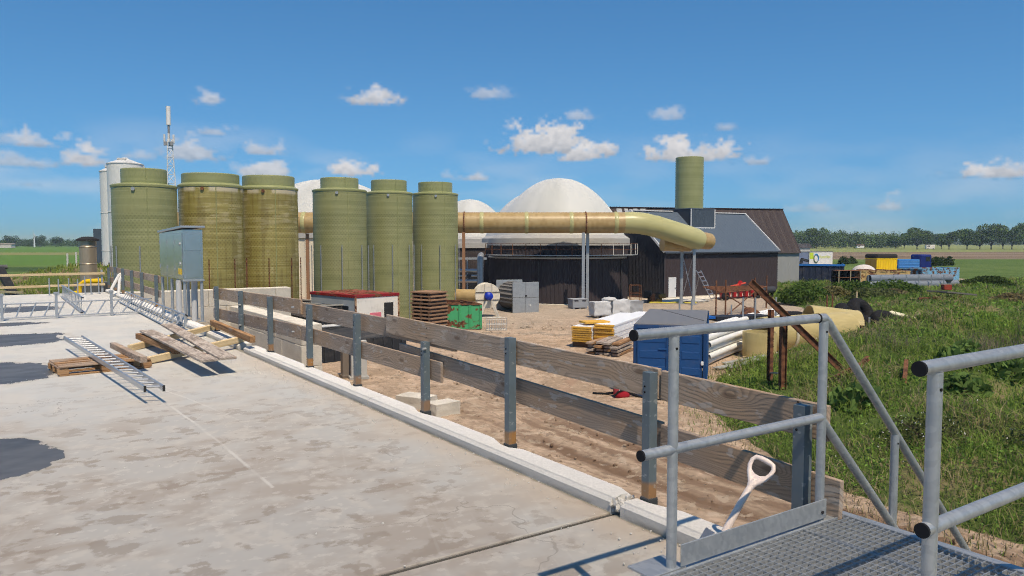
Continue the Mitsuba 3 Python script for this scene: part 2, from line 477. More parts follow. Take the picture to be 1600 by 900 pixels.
# wood
def grain(u, w, seed):
    k = fbm(u * .55 + seed * 3.1, w * 2.2 + seed, 1, 3)
    kn_u = u / 1.9 + seed * 1.7; cell = dr.floor(kn_u)
    ku = (kn_u - cell - .2 - .6 * cell_rand(cell, seed * 10, 1)) * 1.9
    kw = w - (cell_rand(cell, seed * 10, 2) - .5) * .15
    d2 = dr.square(ku * 1.0) * 60 + dr.square(kw) * 620
    swirl = dr.exp(-d2 * .55)
    ring = w * 19 + k * 7.0 + swirl * 2.6 + (fbm(u * 2.2, w * 8, seed, 3) - .5) * 2.2
    f = ring * 1.9 - dr.floor(ring * 1.9)
    line = smoothstep(.35, .92, f) * smoothstep(1.0, .93, f) * (.45 + .55 * noise(u * 2.4, w * 7, seed + 4))
    return line, swirl, k


def weathered_col(p, n, uv):
    seed = dr.floor(uv.x / 20.0); u = uv.x - seed * 20.0; w = uv.y
    line, swirl, k = grain(u, w, seed)
    fib = noise(u * 4, w * 160, 3)
    tone = cell_rand(seed, 5, 6)
    col = mix(mix((.355, .29, .24), (.43, .325, .235), tone), mix((.265, .215, .18), (.345, .25, .18), tone), smoothstep(.3, .7, k)) * (.82 + .34 * fib)
    col = mix(col, (.40, .26, .15), smoothstep(.45, .75, fbm(u * .8, w * 3, 12, 3)) * .5)
    col = mix(col, (.12, .095, .08), line * .6)
    col = mix(col, (.46, .43, .39), smoothstep(.64, .72, fbm(u * 9, w * 26, seed + 3, 4)) * .5)
    col = mix(col, (.20, .18, .165), smoothstep(.55, .8, fbm(u * 1.4 + seed, w * 2, 19, 4)) * .4)
    return mix(col, (.13, .085, .055), smoothstep(.80, .98, swirl) * .7)


def weathered_bump(p, n, uv):
    seed = dr.floor(uv.x / 20.0); u = uv.x - seed * 20.0
    line, swirl, k = grain(u, uv.y, seed)
    return -.0016 * line + .0007 * noise(u * 6, uv.y * 170, 2)


scene['weathered_wood'] = {'type': 'bumpmap', 'tex': proc(weathered_bump, 2e-3), 'scale': 1.0, 'b': two(pr(proc(weathered_col), .85, specular=.2))}


def pale_col(p, n, uv):
    f = noise(uv.x * 2.5, uv.y * 80, 3); g = fbm(uv.x * 1.2, uv.y * 12, 7, 3)
    return mix((.53, .40, .22), (.66, .53, .33), smoothstep(.3, .7, f * .5 + g * .5))


scene['pale_wood'] = two(pr(proc(pale_col), .8, specular=.25))


def brown_col(p, n, uv):
    f = noise(uv.x * 2.5, uv.y * 90, 3); g = fbm(uv.x * 1.3, uv.y * 10, 7, 4)
    c = mix((.20, .105, .05), (.40, .245, .13), smoothstep(.25, .75, f * .45 + g * .55))
    return mix(c, (.33, .29, .25), smoothstep(.55, .72, fbm(uv.x * .9 + 3, uv.y * 3, 2, 3)) * .6)


scene['brown_wood'] = two(pr(proc(brown_col), .85, specular=.2))


def scaffold_col(p, n, uv):
    f = noise(uv.x * 2.5, uv.y * 60, 3); g = fbm(uv.x * 2.2, uv.y * 5, 7, 4)
    c = mix((.215, .178, .15), (.36, .31, .265), smoothstep(.3, .7, f * .5 + g * .5))
    c = mix(c, (.50, .44, .38), smoothstep(.52, .70, fbm(uv.x * 4.5, uv.y * 22 + uv.x * 6, 5, 4)) * .6)
    return mix(c, (.30, .19, .13), smoothstep(.64, .8, fbm(uv.x * 1.2 + 8, uv.y * 4, 2, 3)) * .6)


scene['scaffold_wood'] = two(pr(proc(scaffold_col), .88, specular=.2))


# metals
def galv_col(p, n, uv):
    a = fbm(p.x * 2.5, p.y * 2.5, p.z * 6, 3); d1, d2, r = voronoi(p.x * 46 + p.y * 31, p.z * 46 + p.y * 17)
    drip = noise(p.x * 30 + p.y * 30, p.z * 14, 5)
    return mix((.35, .38, .405), (.47, .495, .51), smoothstep(.2, .8, a * .5 + r * .3 + drip * .2))


def galv_rough(p, n, uv):
    return .34 + .26 * fbm(p.x * 12, p.y * 12, p.z * 22, 3)


scene['galvanised'] = {'type': 'bumpmap', 'tex': proc(lambda p, n, uv: .0012 * fbm(p.x * 60, p.y * 60, p.z * 110, 3), 1e-3), 'scale': 1.0, 'b': two(pr(proc(galv_col), proc(galv_rough), .55, specular=.5))}
scene['aluminium'] = two(pr((.56, .57, .58), .36, .75))
scene['stainless'] = two(pr(proc(lambda p, n, uv: mix((.60, .61, .62), (.70, .71, .72), fbm(p.x * 2, p.y * 2, p.z * 3, 3))), proc(lambda p, n, uv: .2 + .10 * noise(p.x * 3, p.y * 3, p.z * 40)), .9))
scene['flue_steel'] = two(pr((.47, .39, .29), .42, .55))


def post_col(p, n, uv):
    z = p.z - DK; a = fbm(p.x * 14, p.y * 14, p.z * 9, 3)
    col = mix((.085, .118, .14), (.125, .158, .18), a)
    col = mix(col, (.36, .165, .035), smoothstep(.105, .125, z + (a - .5) * .03) * smoothstep(.245, .205, z + (a - .5) * .05) * (.45 + .5 * cell_rand(p.x * 1.3, p.y * 1.3, 1)))
    return mix(col, (.40, .42, .42), smoothstep(.66, .74, fbm(p.x * 22, p.y * 22, p.z * 30, 3)) * .35)


scene['post_paint'] = two(pr(proc(post_col), .42, specular=.5))


def membrane_col(p, n, uv):
    return mix((.60, .605, .575), (.53, .535, .50), smoothstep(.35, .8, fbm(uv.x * .35, uv.y * .12, 2, 4)))


scene['membrane'] = two(pr(proc(membrane_col), .55, specular=.35))
scene['leaf'] = {'type': 'principledthin', 'base_color': VC, 'roughness': .55, 'diff_trans': .7, 'spec_trans': 0.0}
scene['far_leaf'] = two(pr(VC, .9, specular=.1))
scene['bark'] = two(pr(proc(lambda p, n, uv: mix((.05, .04, .03), (.13, .105, .08), fbm(p.x * 3, p.y * 3, p.z * .8, 3))), .95))
scene['cladding'] = two(pr(VC, .6, specular=.3))
scene['window_glass'] = two(pr((.02, .025, .03), .08, specular=.6))
GREY = rgb(120, 122, 122)

# ================================================================ SETTING: ground, yard, deck
rng = np.random.default_rng(7)


def struct(name, mesh, mat, label, **k):
    return single(name, mesh, mat, label, None, kind='structure', **k)


_g = 5900.0
struct('field', (np.array([[-_g, -_g, -.06], [_g, -_g, -.06], [_g, _g, -.06], [-_g, _g, -.06]]), np.array([[0, 1, 2], [0, 2, 3]])), 'field_ground',
       'flat farmland with green grass and a strip of brown ploughed soil')


def height_sheet(x0, x1, y0, y1, step, fn):
    xs = np.arange(x0, x1 + step / 2, step); ys = np.arange(y0, y1 + step / 2, step)
    X, Y = np.meshgrid(xs, ys, indexing='ij')
    return np.stack([X, Y, fn(X, Y)], -1).reshape(-1, 3), grid_faces(len(xs), len(ys))


def nz(X, Y, f, seed=0, o=4):
    return meshkit.fbm(np.stack([X * f, Y * f, np.zeros_like(X)], -1), o, seed)


def yard_h(X, Y):
    # tyre ruts beside the deck
    q = (X - 5.2) * .826 + (Y - 12.) * .5637 - 2.3; l = -(X - 5.2) * .5637 + (Y - 12.) * .826
    q = q + .35 * np.sin(l * .23) + (nz(X, Y, 1.3, 2) - .5) * .5
    near = np.clip((20 - l) / 8, 0, 1)
    rut = -.06 * (np.exp(-((q + .85) / .3) ** 2) + np.exp(-((q - .95) / .3) ** 2)) + .035 * np.exp(-((q + .3) / .2) ** 2) + .03 * np.exp(-((q - 1.5) / .25) ** 2)
    edge = np.minimum.reduce([X + 60, 70 - X, Y - 2, 125 - Y])
    return .05 + (nz(X, Y, .35, 1) - .5) * .12 + (nz(X, Y, 2.2, 5) - .5) * .05 + rut * near - .4 * np.clip((3 - edge) / 3, 0, 1)


struct('yard', height_sheet(-60, 70, 2, 125, .33, yard_h), 'sand', 'sandy work yard with dark wheel tracks below the deck', smooth=True)

# the concrete deck: two slabs with a lip between, standing 3.6 m above the yard
_BI = np.array([UA, VA, ZA])


def dbox(s0, s1, t0, t1, h0, h1, c=.004):
    return cbox((s1 - s0, t1 - t0, h1 - h0), c, W((s0 + s1) / 2, (t0 + t1) / 2, (h0 + h1) / 2), _BI)


deck = thing('deck', 'raised concrete deck with wet patches and a joint across it', kind='structure')
part(deck, 'slab', dbox(.013, 28.7, -14, .19, -.30, 0, .006), 'deck_concrete')
part(deck, 'slab', dbox(-9, .0, -14, .19, -.31, -.008, .03), 'deck_concrete')
part(deck, 'joint_strip', dbox(.0, .013, -14, .0, -.28, -.014, .001), 'matte', col=(.10, .095, .085))
part(deck, 'retaining_wall', dbox(-8.8, 28.6, -13.8, .17, -3.7, -.305, .01), 'block_concrete')

# kerb stones with notches for the railing posts
POST_S = [12.2, 10.38, 8.6, 6.73, 5.0, 3.18, 1.58, -.15, -1.36]
FAR_S = [19.05, 21.5, 23.5, 25.55, 27.5]
_kp = ORI


def kerb_piece(s0, s1, seed, broken=(False, False)):
    st = [s0, s1]
    for q in POST_S + FAR_S:
        st += [q - .06, q + .06, q + .07, q + .30]
    st = np.array(sorted({round(x, 3) for x in st + list(np.arange(s0, s1, .35)) if s0 <= x <= s1}))
    rows = []
    r = np.random.default_rng(seed)
    for i, s in enumerate(st):
        tout = .205
        for q in POST_S + FAR_S:
            d = s - q
            if -.065 <= d <= .065: tout = min(tout, .135)
            elif .065 < d < .30: tout = min(tout, .135 + .07 * (d - .065) / .235)
        w = (nz(np.array([s * 1.0]), np.array([seed * 3.0]), 2.2, 3)[0] - .5) * .008
        ring = np.array([[-.03 + w, -.02], [-.028 + w, .070], [.004 + w, .088], [.012 + w, .098], [tout * .6, .101 + w * .4], [tout - .008, .1], [tout, .092], [tout, -.28]])
        off = np.zeros(len(ring))
        if i == 0 and broken[0]: off = r.uniform(0, .05, len(ring)) * np.array([.2, .4, .8, 1, 1, .6, .4, .2])
        if i == len(st) - 1 and broken[1]: off = -r.uniform(0, .06, len(ring)) * np.array([.1, 1.2, 1.6, 1.2, .8, .4, .3, .1])
        rows.append(np.array([W(s + o, a, b) for o, (a, b) in zip(off, ring)]))
    n = 8; v = np.vstack(rows); f = grid_faces(len(st), n, True)
    c = (v.mean(0))
    k0, k1 = 0, (len(st) - 1) * n
    caps = [[k0, k0 + j + 1, k0 + j] for j in range(1, n - 1)] + [[k1, k1 + j, k1 + j + 1] for j in range(1, n - 1)]
    return v, np.vstack([f[:, ::-1], np.array(caps)])


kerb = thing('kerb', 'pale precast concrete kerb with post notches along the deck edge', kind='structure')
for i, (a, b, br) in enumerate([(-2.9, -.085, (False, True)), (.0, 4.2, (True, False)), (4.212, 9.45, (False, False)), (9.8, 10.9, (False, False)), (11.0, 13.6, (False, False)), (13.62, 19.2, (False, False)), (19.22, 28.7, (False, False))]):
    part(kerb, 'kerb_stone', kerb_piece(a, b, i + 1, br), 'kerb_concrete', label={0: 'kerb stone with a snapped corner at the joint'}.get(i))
# crumbled mortar at the broken joint
_cr = []
for k in range(26):
    sz = rng.uniform(.008, .03)
    m = trimesh.creation.icosphere(1, sz); v = m.vertices * rng.uniform(.6, 1.2, 3) + rng.normal(0, sz * .15, m.vertices.shape)
    _cr.append((v + W(rng.uniform(-.085, .01), rng.uniform(-.04, .19), rng.uniform(.0, .075)), m.faces))
part(kerb, 'broken_mortar', join(*_cr), 'kerb_concrete', kind='stuff')

# loose grit on the deck
_gr = []
_ico = trimesh.creation.icosphere(0, 1.0)
for k in range(420):
    s, t = rng.uniform(-1.5, 12), -abs(rng.normal(0, .35)) - .03
    if k % 4 == 0: t = rng.uniform(-3.5, 0)
    z = rng.uniform(.003, .009)
    _gr.append((_ico.vertices * z * rng.uniform(.6, 1.3, 3) + W(s, t, z * .3), _ico.faces))
single('grit', join(*_gr), 'kerb_concrete', 'small loose grit scattered on the concrete deck', 'grit', kind='stuff')


# ================================================================ RAILING OF PLANKS
def box_post(s, t, h0, h1, w=.075):
    """C-section steel post open to the yard side, with bolt holes as small dark discs"""
    a = dbox(s - w / 2, s + w / 2, t - w / 2, t - w / 2 + .008, h0, h1, .002)
    b = dbox(s - w / 2, s - w / 2 + .008, t - w / 2 + .008, t + w / 2, h0, h1, .002)
    c = dbox(s + w / 2 - .008, s + w / 2, t - w / 2 + .008, t + w / 2, h0, h1, .002)
    d = dbox(s - w / 2 + .009, s + w / 2 - .009, t - w / 2 + .009, t + w / 2, h1 - .012, h1 - .003, .001)
    return join(a, b, c, d)


def disc_at(p, nrm, r, th=.004, n=10):
    nrm = np.asarray(nrm, float)
    return tube([np.asarray(p) - nrm * th, np.asarray(p) + nrm * th], r, n)


_seed = [0]


def plank(t, name, p0, p1, h, thick, mat, side=None, **k):
    """board with its broad face upright by default"""
    v, f, uv = bar(p0, p1, thick, h, .004, side if side is not None else (0, 0, 1))
    # slight bow and ragged ends
    L = np.linalg.norm(np.asarray(p1) - p0); _seed[0] += 1; sd = _seed[0]
    uv = uv + [20.0 * sd, 0]
    uv[:, 0] = 20.0 * sd + .5 + np.clip(uv[:, 0] - 20.0 * sd, 0, 18)
    if t is None: return v, f, uv
    return part(t, name, (v, f, uv), mat, uv=uv, **k)


rail = thing('plank_railing', 'near railing of weathered wooden planks on blue grey steel posts', 'railing')
for s in POST_S:
    top = {3.18: .85, 1.58: 1.06}.get(s, 1.0 if s > -1 else .985)
    q = part(rail, 'post', box_post(s, .185, -.25, top), 'post_paint', label={3.18: 'short steel post hidden behind the top plank', -1.36: 'last steel post at the stairs'}.get(s))
    holes = [disc_at(W(s + dx, .1465, top - dz), VA, .007) for dx, dz in ((.012, .10), (.012, .14))]
    part(q, 'bolt_hole', holes[0], 'matte', col=(.01, .01, .012)); part(q, 'bolt_hole', holes[1], 'matte', col=(.01, .01, .012))
    part(q, 'foot_shoe', dbox(s - .045, s + .045, .14, .232, .06, .115, .004), 'matte', col=(.055, .06, .065))
TP = .2425   # inner face of the boards on the yard side
for s0, z0, s1, z1, tt, hh in ((12.75, .835, 7.27, .925, TP + .018, .225), (7.8, .875, 2.72, .895, TP + .055, .215), (4.27, .94, -.17, .91, TP + .018, .215), (-.19, .905, -1.47, .885, TP + .022, .205),
                               (12.75, .42, 7.28, .535, TP + .018, .215), (7.25, .535, 2.95, .545, TP + .018, .215), (4.0, .63, -.17, .525, TP + .0545, .22), (-.19, .52, -1.56, .475, TP + .022, .22)):
    plank(rail, 'board', W(s0, tt, z0), W(s1, tt, z1), hh, .034, 'weathered_wood')
# nail heads where boards cross the posts
for s_, tt_, z_ in [(q + d, TP + .0005, z + e) for q in (5.0, 3.18, 1.58, -.15, -1.36) for z in (.93, .53) for d, e in ((.075, .05), (.085, -.05))]:
    part(rail, 'nail', disc_at(W(s_, tt_, z_), VA, .007, .003, 6), 'matte', col=(.06, .045, .035))
# the two joint overlaps have a clamp bolt
for s, z in ((7.4, .92), (7.4, .55), (3.18, .78), (10.38, .75), (10.38, .38)):
    part(rail, 'clamp_bolt', disc_at(W(s - .05, .15, z), VA, .014, .02, 8), 'galvanised')

far = thing('plank_railing', 'far stretch of grey plank railing past the steel cabinet', 'railing')
for s in FAR_S + [29.4]:
    part(far, 'post', box_post(s, .185, -.25, .98 if s < 28 else .9, .085), 'post_paint')
for s0, z0, s1, z1 in ((18.9, .86, 24.0, .86), (23.9, .86, 29.6, .84), (18.9, .46, 24.2, .47), (23.9, .47, 29.6, .43)):
    plank(far, 'board', W(s0, .262, z0), W(s1, .262, z1), .20, .034, 'weathered_wood')

# pale timber rails across the end of the deck
end = thing('timber_guard_rail', 'two long pale timber battens across the far end of the deck', 'railing')
for z0, z1 in ((.70, .72), (.23, .31)):
    plank(end, 'batten', W(28.55, -9.5, z0), W(28.45, -.05, z1), .085, .05, 'pale_wood')
for t in (-.14, -4.6, -8.9):
    part(end, 'post', dbox(28.5, 28.57, t - .035, t + .035, -.02, .85), 'galvanised')


# ================================================================ STAIR PLATFORM
PH = .38
stair = thing('stair_platform', 'galvanised steel grating platform with tube handrails and stairs going down', 'platform')


def on_s(s, t, h): return W(s, t, h)


S0, S1 = -1.5, -2.67
R = .0242


def handrail(s, name, t_out, lab):
    k = part(stair, name, tube([W(s, t_out, 1.49), W(s, .10, 1.49)], R, 18), 'galvanised', smooth=40, label=lab) if False else None
    return k


for s, t0, side in ((S0, -1.25, 'left'), (S1, -1.10, 'right')):
    # top rail with a mitred bend into the sloping stair rail
    part(stair, 'top_rail', tube([W(s, t0, 1.49), W(s, .11, 1.49), W(s, .15, 1.49), W(s, .185, 1.465), W(s, 4.25, -2.6)], R, 20), 'galvanised', smooth=40, label=f'{side} top tube of the handrail bending down the stairs')
    part(stair, 'rail_collar', tube([W(s, .085, 1.49), W(s, .098, 1.49)], R + .0025, 20), 'matte', col=(.02, .02, .022))
    part(stair, 'mid_rail', tube([W(s, t0 + .05, .945), W(s, .15, .945)], R, 20), 'galvanised', smooth=40)
    part(stair, 'mid_rail', tube([W(s, .15, .93), W(s, 3.95, -2.87)], R, 20), 'galvanised', smooth=40)
    for z, tt in ((1.49, t0), (.945, t0 + .05)):
        part(stair, 'end_cap', tube([W(s, tt - .006, z), W(s, tt + .004, z)], R + .0012, 20), 'matte', col=(.012, .013, .016), smooth=40)
    for t, h0, h1 in ((-1.0, PH - .01, 1.47), (.15, PH - .05, 1.47), (.9, .0, .745), (1.87, -.97, -.245), (3.0, -2.1, -1.4)):
        q = part(stair, 'upright', tube([W(s, t, h0), W(s, t, h1)], R, 20), 'galvanised', smooth=40)
        nn = -UA if s == S0 else -UA
        part(q, 'drain_hole', disc_at(W(s, t - .006, h1 - .055) - UA * (R - .002), -UA, .0055), 'matte', col=(.01, .01, .01))
    # weld beads
    part(stair, 'weld', tube([W(s, -1.0, .945) - VA * .001, W(s, -.972, .945)], R + .0025, 18), 'galvanised', smooth=40)
# frame, base plate, toe boards
part(stair, 'side_beam', dbox(S0 - .035, S0 + .02, -1.2, .33, PH - .14, PH - .006, .004), 'galvanised')
part(stair, 'side_beam', dbox(S1 - .02, S1 + .035, -1.2, .33, PH - .14, PH - .006, .004), 'galvanised')
part(stair, 'base_plate', dbox(S0 - .03, S0 + .125, -1.16, -.93, PH - .003, PH + .009, .002), 'galvanised')
part(stair, 'base_plate', dbox(S1 - .06, S1 + .10, -1.16, -.80, PH - .003, PH + .009, .002), 'galvanised')
q = part(stair, 'toe_board', dbox(S0 - .034, S0 - .027, -.97, .165, PH + .012, PH + .118, .002), 'galvanised')
part(q, 'bolt', disc_at(W(S0 - .035, .125, PH + .05), -UA, .009, .006), 'matte', col=(.03, .03, .035))
part(stair, 'toe_board', dbox(S1 + .027, S1 + .034, -.97, .165, PH + .012, PH + .118, .002), 'galvanised')
for s in (S0 - .02, S1 + .02):
    for t in (-1.1, .28):
        part(stair, 'leg', dbox(s - .03, s + .03, t - .03, t + .03, -.02 if t < 0 else -3.62, PH - .14, .003), 'galvanised')


def grating(s0, s1, t0, t1, h, pitch_s, pitch_t):
    ms = []
    for s in np.arange(s0 + pitch_s / 2, s1, pitch_s):
        ms.append(dbox(s - .002, s + .002, t0, t1, h - .03, h, .0003))
    for t in np.arange(t0 + pitch_t / 2, t1, pitch_t):
        ms.append(dbox(s0, s1, t - .0025, t + .0025, h - .013, h - .004, .0003))
    return join(*ms)


for t0, t1 in ((-1.18, -.062), (-.056, .31)):
    g = part(stair, 'grating', grating(S1 + .035, S0 - .05, t0 + .004, t1 - .004, PH, .0335, .0615), 'galvanised', kind='stuff')
    for a, b, c, d in ((S1 + .03, S1 + .035, t0, t1), (S0 - .05, S0 - .045, t0, t1), (S1 + .035, S0 - .05, t0, t0 + .005), (S1 + .035, S0 - .05, t1 - .005, t1)):
        part(g, 'edge_bar', dbox(a, b, c, d, PH - .032, PH + .003, .001), 'galvanised')
# serrated step edge strip beside the toe board
part(stair, 'edge_strip', dbox(S0 - .049, S0 - .036, -1.1, .165, PH - .004, PH + .005, .001), 'galvanised')
part(stair, 'landing_nosing', dbox(S1 - .02, S0 + .02, .312, .36, PH - .04, PH + .004, .002), 'galvanised')
for k in range(18):
    z = PH - .2 * (k + 1); t = .36 + .2 * k
    part(stair, 'tread', join(grating(S1 + .05, S0 - .05, t, t + .24, z, .0335, .06), dbox(S1 + .05, S0 - .05, t - .004, t, z - .04, z + .002, .001), dbox(S1 + .05, S0 - .05, t + .24, t + .244, z - .04, z + .002, .001)), 'galvanised')
for s in (S0 + .0, S1 - .0):
    v, f, uv = bar(W(s, .3, PH - .15), W(s, 4.15, -3.62), .012, .2, .002)
    part(stair, 'stringer', (v, f), 'galvanised')

# ---------------------------------------------------------------- shovel leaning on the railing behind the toe board
sh = thing('shovel', 'pale pink plastic shovel with D grip leaning behind the toe board', 'shovel')
foot, neck = W(-1.07, -.33, .0), W(-1.135, .045, .50)
ax = (neck - foot) / np.linalg.norm(neck - foot)
side = np.cross(ax, [0, 0, 1]); side /= np.linalg.norm(side)
side = W(0, 0) * 0 + (UA * -.75 + VA * .45); side = side - (side @ ax) * ax; side /= np.linalg.norm(side)
frn = np.cross(side, ax)
Lh = np.linalg.norm(neck - foot)
part(sh, 'shaft', tube([foot + ax * (.30 + (Lh - .28) * k / 6) + frn * (.012 * math.sin(k / 6 * math.pi)) for k in range(7)], [.021, .021, .0205, .020, .0195, .019, .019], 14), 'clean_paint', smooth=40, col=rgb(226, 212, 203))
gp = []
base = neck - ax * .03
prof = [(.0, .0, .02), (.014, .035, .0165), (.05, .085, .014), (.064, .12, .013), (.066, .155, .0125), (.052, .178, .014), (.026, .183, .0155), (0, .184, .016)]
left = [base + side * -a + ax * b for a, b, r in prof]; right = [base + side * a + ax * b for a, b, r in prof[::-1]]
part(sh, 'd_grip', tube(left + right[1:], [r for *_, r in prof] + [r for *_, r in prof[::-1]][1:], 12), 'clean_paint', smooth=40, col=rgb(228, 214, 206))
web = []
for sg in (-1, 1):
    web.append(base + side * sg * .018 + ax * .02)
wv = np.array([base + frn * d + q for d in (-.006, .006) for q in (ax * 0 - side * .012, ax * 0 + side * .012, side * .052 + ax * .105, side * .015 + ax * .085, -side * .015 + ax * .085, -side * .052 + ax * .105)])
wf = [[0, 1, 3], [0, 3, 4], [1, 2, 3], [0, 4, 5]]
wf = np.array(wf + [[a + 6, c + 6, b + 6] for a, b, c in wf] + [[0, 6, 1], [1, 6, 7], [1, 7, 2], [2, 7, 8], [5, 11, 0], [0, 11, 6]])
part(sh, 'grip_web', (wv, wf), 'clean_paint', col=rgb(228, 214, 206))
bl = []
for i in range(9):
    for j in range(7):
        a = i / 8; b = (j - 3) / 3
        wdt = .10 * (1 if a < .7 else 1 - .25 * ((a - .7) / .3) ** 2)
        bl.append(foot + ax * (.27 - .265 * a) + side * wdt * b + frn * (.028 * b * b - .01))
bl = np.array(bl)
part(sh, 'blade', join((bl, grid_faces(9, 7)), (bl - frn * .004, grid_faces(9, 7)[:, ::-1])), 'clean_paint', col=rgb(224, 210, 202))

# ================================================================ LOOSE THINGS ON THE DECK
cab = thing('control_cabinet', 'stainless steel control cabinet on tube legs at the kerb', 'cabinet')
c0, c1, d0, d1 = 14.12, 16.85, -.06, .36
ps = [W(c0, d0, 1.06), W(c0, d1, 1.06), W(c1, d1, 1.06), W(c1, d0, 1.06), W(c0, d0, 2.17), W(c0, d1, 2.17), W(c1, d1, 2.12), W(c1, d0, 2.12)]
part(cab, 'body', (np.array(ps), np.array([[0, 2, 1], [0, 3, 2], [0, 1, 5], [0, 5, 4], [1, 2, 6], [1, 6, 5], [2, 3, 7], [2, 7, 6], [3, 0, 4], [3, 4, 7], [4, 5, 6], [4, 6, 7]])), 'stainless')
v, f, uv = bar(W(c0 - .05, .15, 2.235), W(c1 + .04, .15, 2.155), .52, .05, .01)
part(cab, 'roof', (v, f), 'aluminium')
for a, b in ((c0 + .03, 15.0), (15.03, 15.9), (15.93, c1 - .03)):
    q = part(cab, 'door', dbox(a, b, d0 - .016, d0 - .002, 1.10, 2.10, .004), 'stainless')
    for z in (1.3, 1.9): part(q, 'hinge', dbox(b - .05, b - .02, d0 - .028, d0 - .017, z - .05, z + .05, .003), 'aluminium')
q = part(cab, 'warning_plate', dbox(14.2, 14.55, d0 - .024, d0 - .0175, 1.17, 1.30, .002), 'clean_paint', col=rgb(240, 195, 20), label='yellow warning plate')
for z in (1.42, 1.86): part(cab, 'lock', disc_at(W(14.35, d0 - .022, z), VA, .035, .012), 'aluminium')
part(cab, 'side_panel', dbox(c0 - .012, c0 - .002, d0 + .04, d1 - .04, 1.10, 1.68, .004), 'stainless')
part(cab, 'side_panel', dbox(c0 - .012, c0 - .002, d0 + .04, d1 - .04, 1.71, 2.08, .004), 'stainless')
part(cab, 'sill', dbox(c0 - .02, c0 + .03, d0 - .02, d1 + .02, 1.02, 1.058, .004), 'aluminium')
for s, t in ((14.17, -.03), (14.17, .33), (14.75, -.03), (14.75, .33), (15.6, -.03), (15.6, .33), (16.8, -.03), (16.8, .33)):
    q = part(cab, 'leg', tube([W(s, t, .0 if t < 0 else .1), W(s, t, 1.03)], .034, 12), 'galvanised', smooth=40)
    part(q, 'foot_plate', dbox(s - .07, s + .07, t - .07, t + .07, .003 if t < 0 else .103, .016 if t < 0 else .116, .002), 'galvanised')
for t in (-.2, .12):
    part(cab, 'cable_duct', tube([W(14.45, t + .1, .1), W(14.45, t + .1, 1.03)], .06, 12), 'matte', col=(.5, .51, .52), smooth=40)


ORD = ['first', 'second', 'third', 'fourth', 'fifth', 'sixth', 'seventh', 'eighth', 'ninth', 'tenth', 'eleventh', 'twelfth', 'thirteenth']


def ladder(name, label, a0, a1, b0, b1, pitch=.28, rail=(.065, .025), mat='aluminium', group=None, rung_r=.015, cat='ladder'):
    """two rails a0-a1 and b0-b1 joined by rungs"""
    t = thing(name, label, cat, group)
    a0, a1, b0, b1 = [np.asarray(q, float) for q in (a0, a1, b0, b1)]
    nrm = np.cross(a1 - a0, b0 - a0); nrm /= np.linalg.norm(nrm)
    for p0, p1 in ((a0, a1), (b0, b1)):
        v, f, uv = bar(p0, p1, rail[1], rail[0], .003, nrm)
        q = part(t, 'side_rail', (v, f), mat)
        if rail[0] > .06:
            for p in (p0, p1):
                d = (p1 - p0) / np.linalg.norm(p1 - p0)
                e = p + d * (.012 if p is p1 else -.012)
                part(q, 'rubber_foot', bar(p, e, rail[1] * 1.1, rail[0] * 1.1, .002, nrm)[:2], 'matte', col=(.03, .03, .03))
    L = np.linalg.norm(a1 - a0); n = int(L / pitch)
    for k in range(n):
        w = (k + .5) / n
        part(t, 'rung', tube([a0 + (a1 - a0) * w, b0 + (b1 - b0) * w], rung_r, 8), mat, smooth=40)
    return t


ladder('ladder', 'aluminium ladder lying across the brown pallet', W(5.66, -1.95, .19), W(11.45, -2.28, .21), W(5.74, -2.14, .19), W(11.5, -2.55, .21))
ladder('ladder', 'long aluminium ladder lying on edge against the kerb', W(13.4, -.42, .03), W(22.6, -.30, .03), W(13.4, -.16, .33), W(22.6, -.10, .34), rung_r=.012, pitch=.42)
ladder('ladder', 'short ladder on edge pointing away beyond the guard frame', W(19.2, -1.62, .035), W(26.2, -1.62, .035), W(19.2, -1.60, .42), W(26.2, -1.60, .42), rung_r=.012, pitch=.42)
fr = ladder('barrier', 'white aluminium guard frame standing on edge across the deck', W(18.15, -.35, .06), W(17.95, -5.6, .06), W(18.15, -.1, .40), W(17.95, -5.6, .40), rung_r=.016, cat='barrier')
for t in (-1.05, -2.27, -3.4, -4.6):
    part(fr, 'post', dbox(17.98, 18.05, t - .03, t + .03, .004, .64, .003), 'aluminium')
    part(fr, 'clamp', dbox(17.96, 18.07, t - .05, t + .05, .6, .66, .003), 'galvanised')

# pallet
pal = thing('pallet', 'brown wooden pallet under the ladder', 'pallet')
pc = W(8.92, -2.27, 0); pa = .10
px_ = VA * math.cos(pa) + UA * math.sin(pa); py_ = UA * math.cos(pa) - VA * math.sin(pa)


def pw(x, y, z): return pc + px_ * x + py_ * y + ZA * z


for y in (-.36, -.20, .0, .20, .36)[::1]:
    plank(pal, 'deck_board', pw(-.6, y, .134), pw(.6, y, .134), .022, .12 if abs(y) != .2 else .09, 'brown_wood')
for x in (-.55, 0, .55):
    plank(pal, 'stringer_board', pw(x, -.4, .111), pw(x, .4, .111), .022, .12, 'brown_wood')
    for y in (-.35, 0, .35):
        plank(pal, 'block', pw(x - .07, y, .061), pw(x + .07, y, .061), .078, .1, 'brown_wood')
for y in (-.35, 0, .35):
    plank(pal, 'bottom_board', pw(-.6, y, .011), pw(.6, y, .011), .022, .1, 'brown_wood')


def timber(name, label, p0, p1, w, h, mat, group=None, up=(0, 0, 1)):
    v, f, uv = plank(None, '', p0, p1, h, w, mat, up)
    return single(name, (v, f), mat, label, 'beam' if h > .05 else 'plank', group, uv=uv)


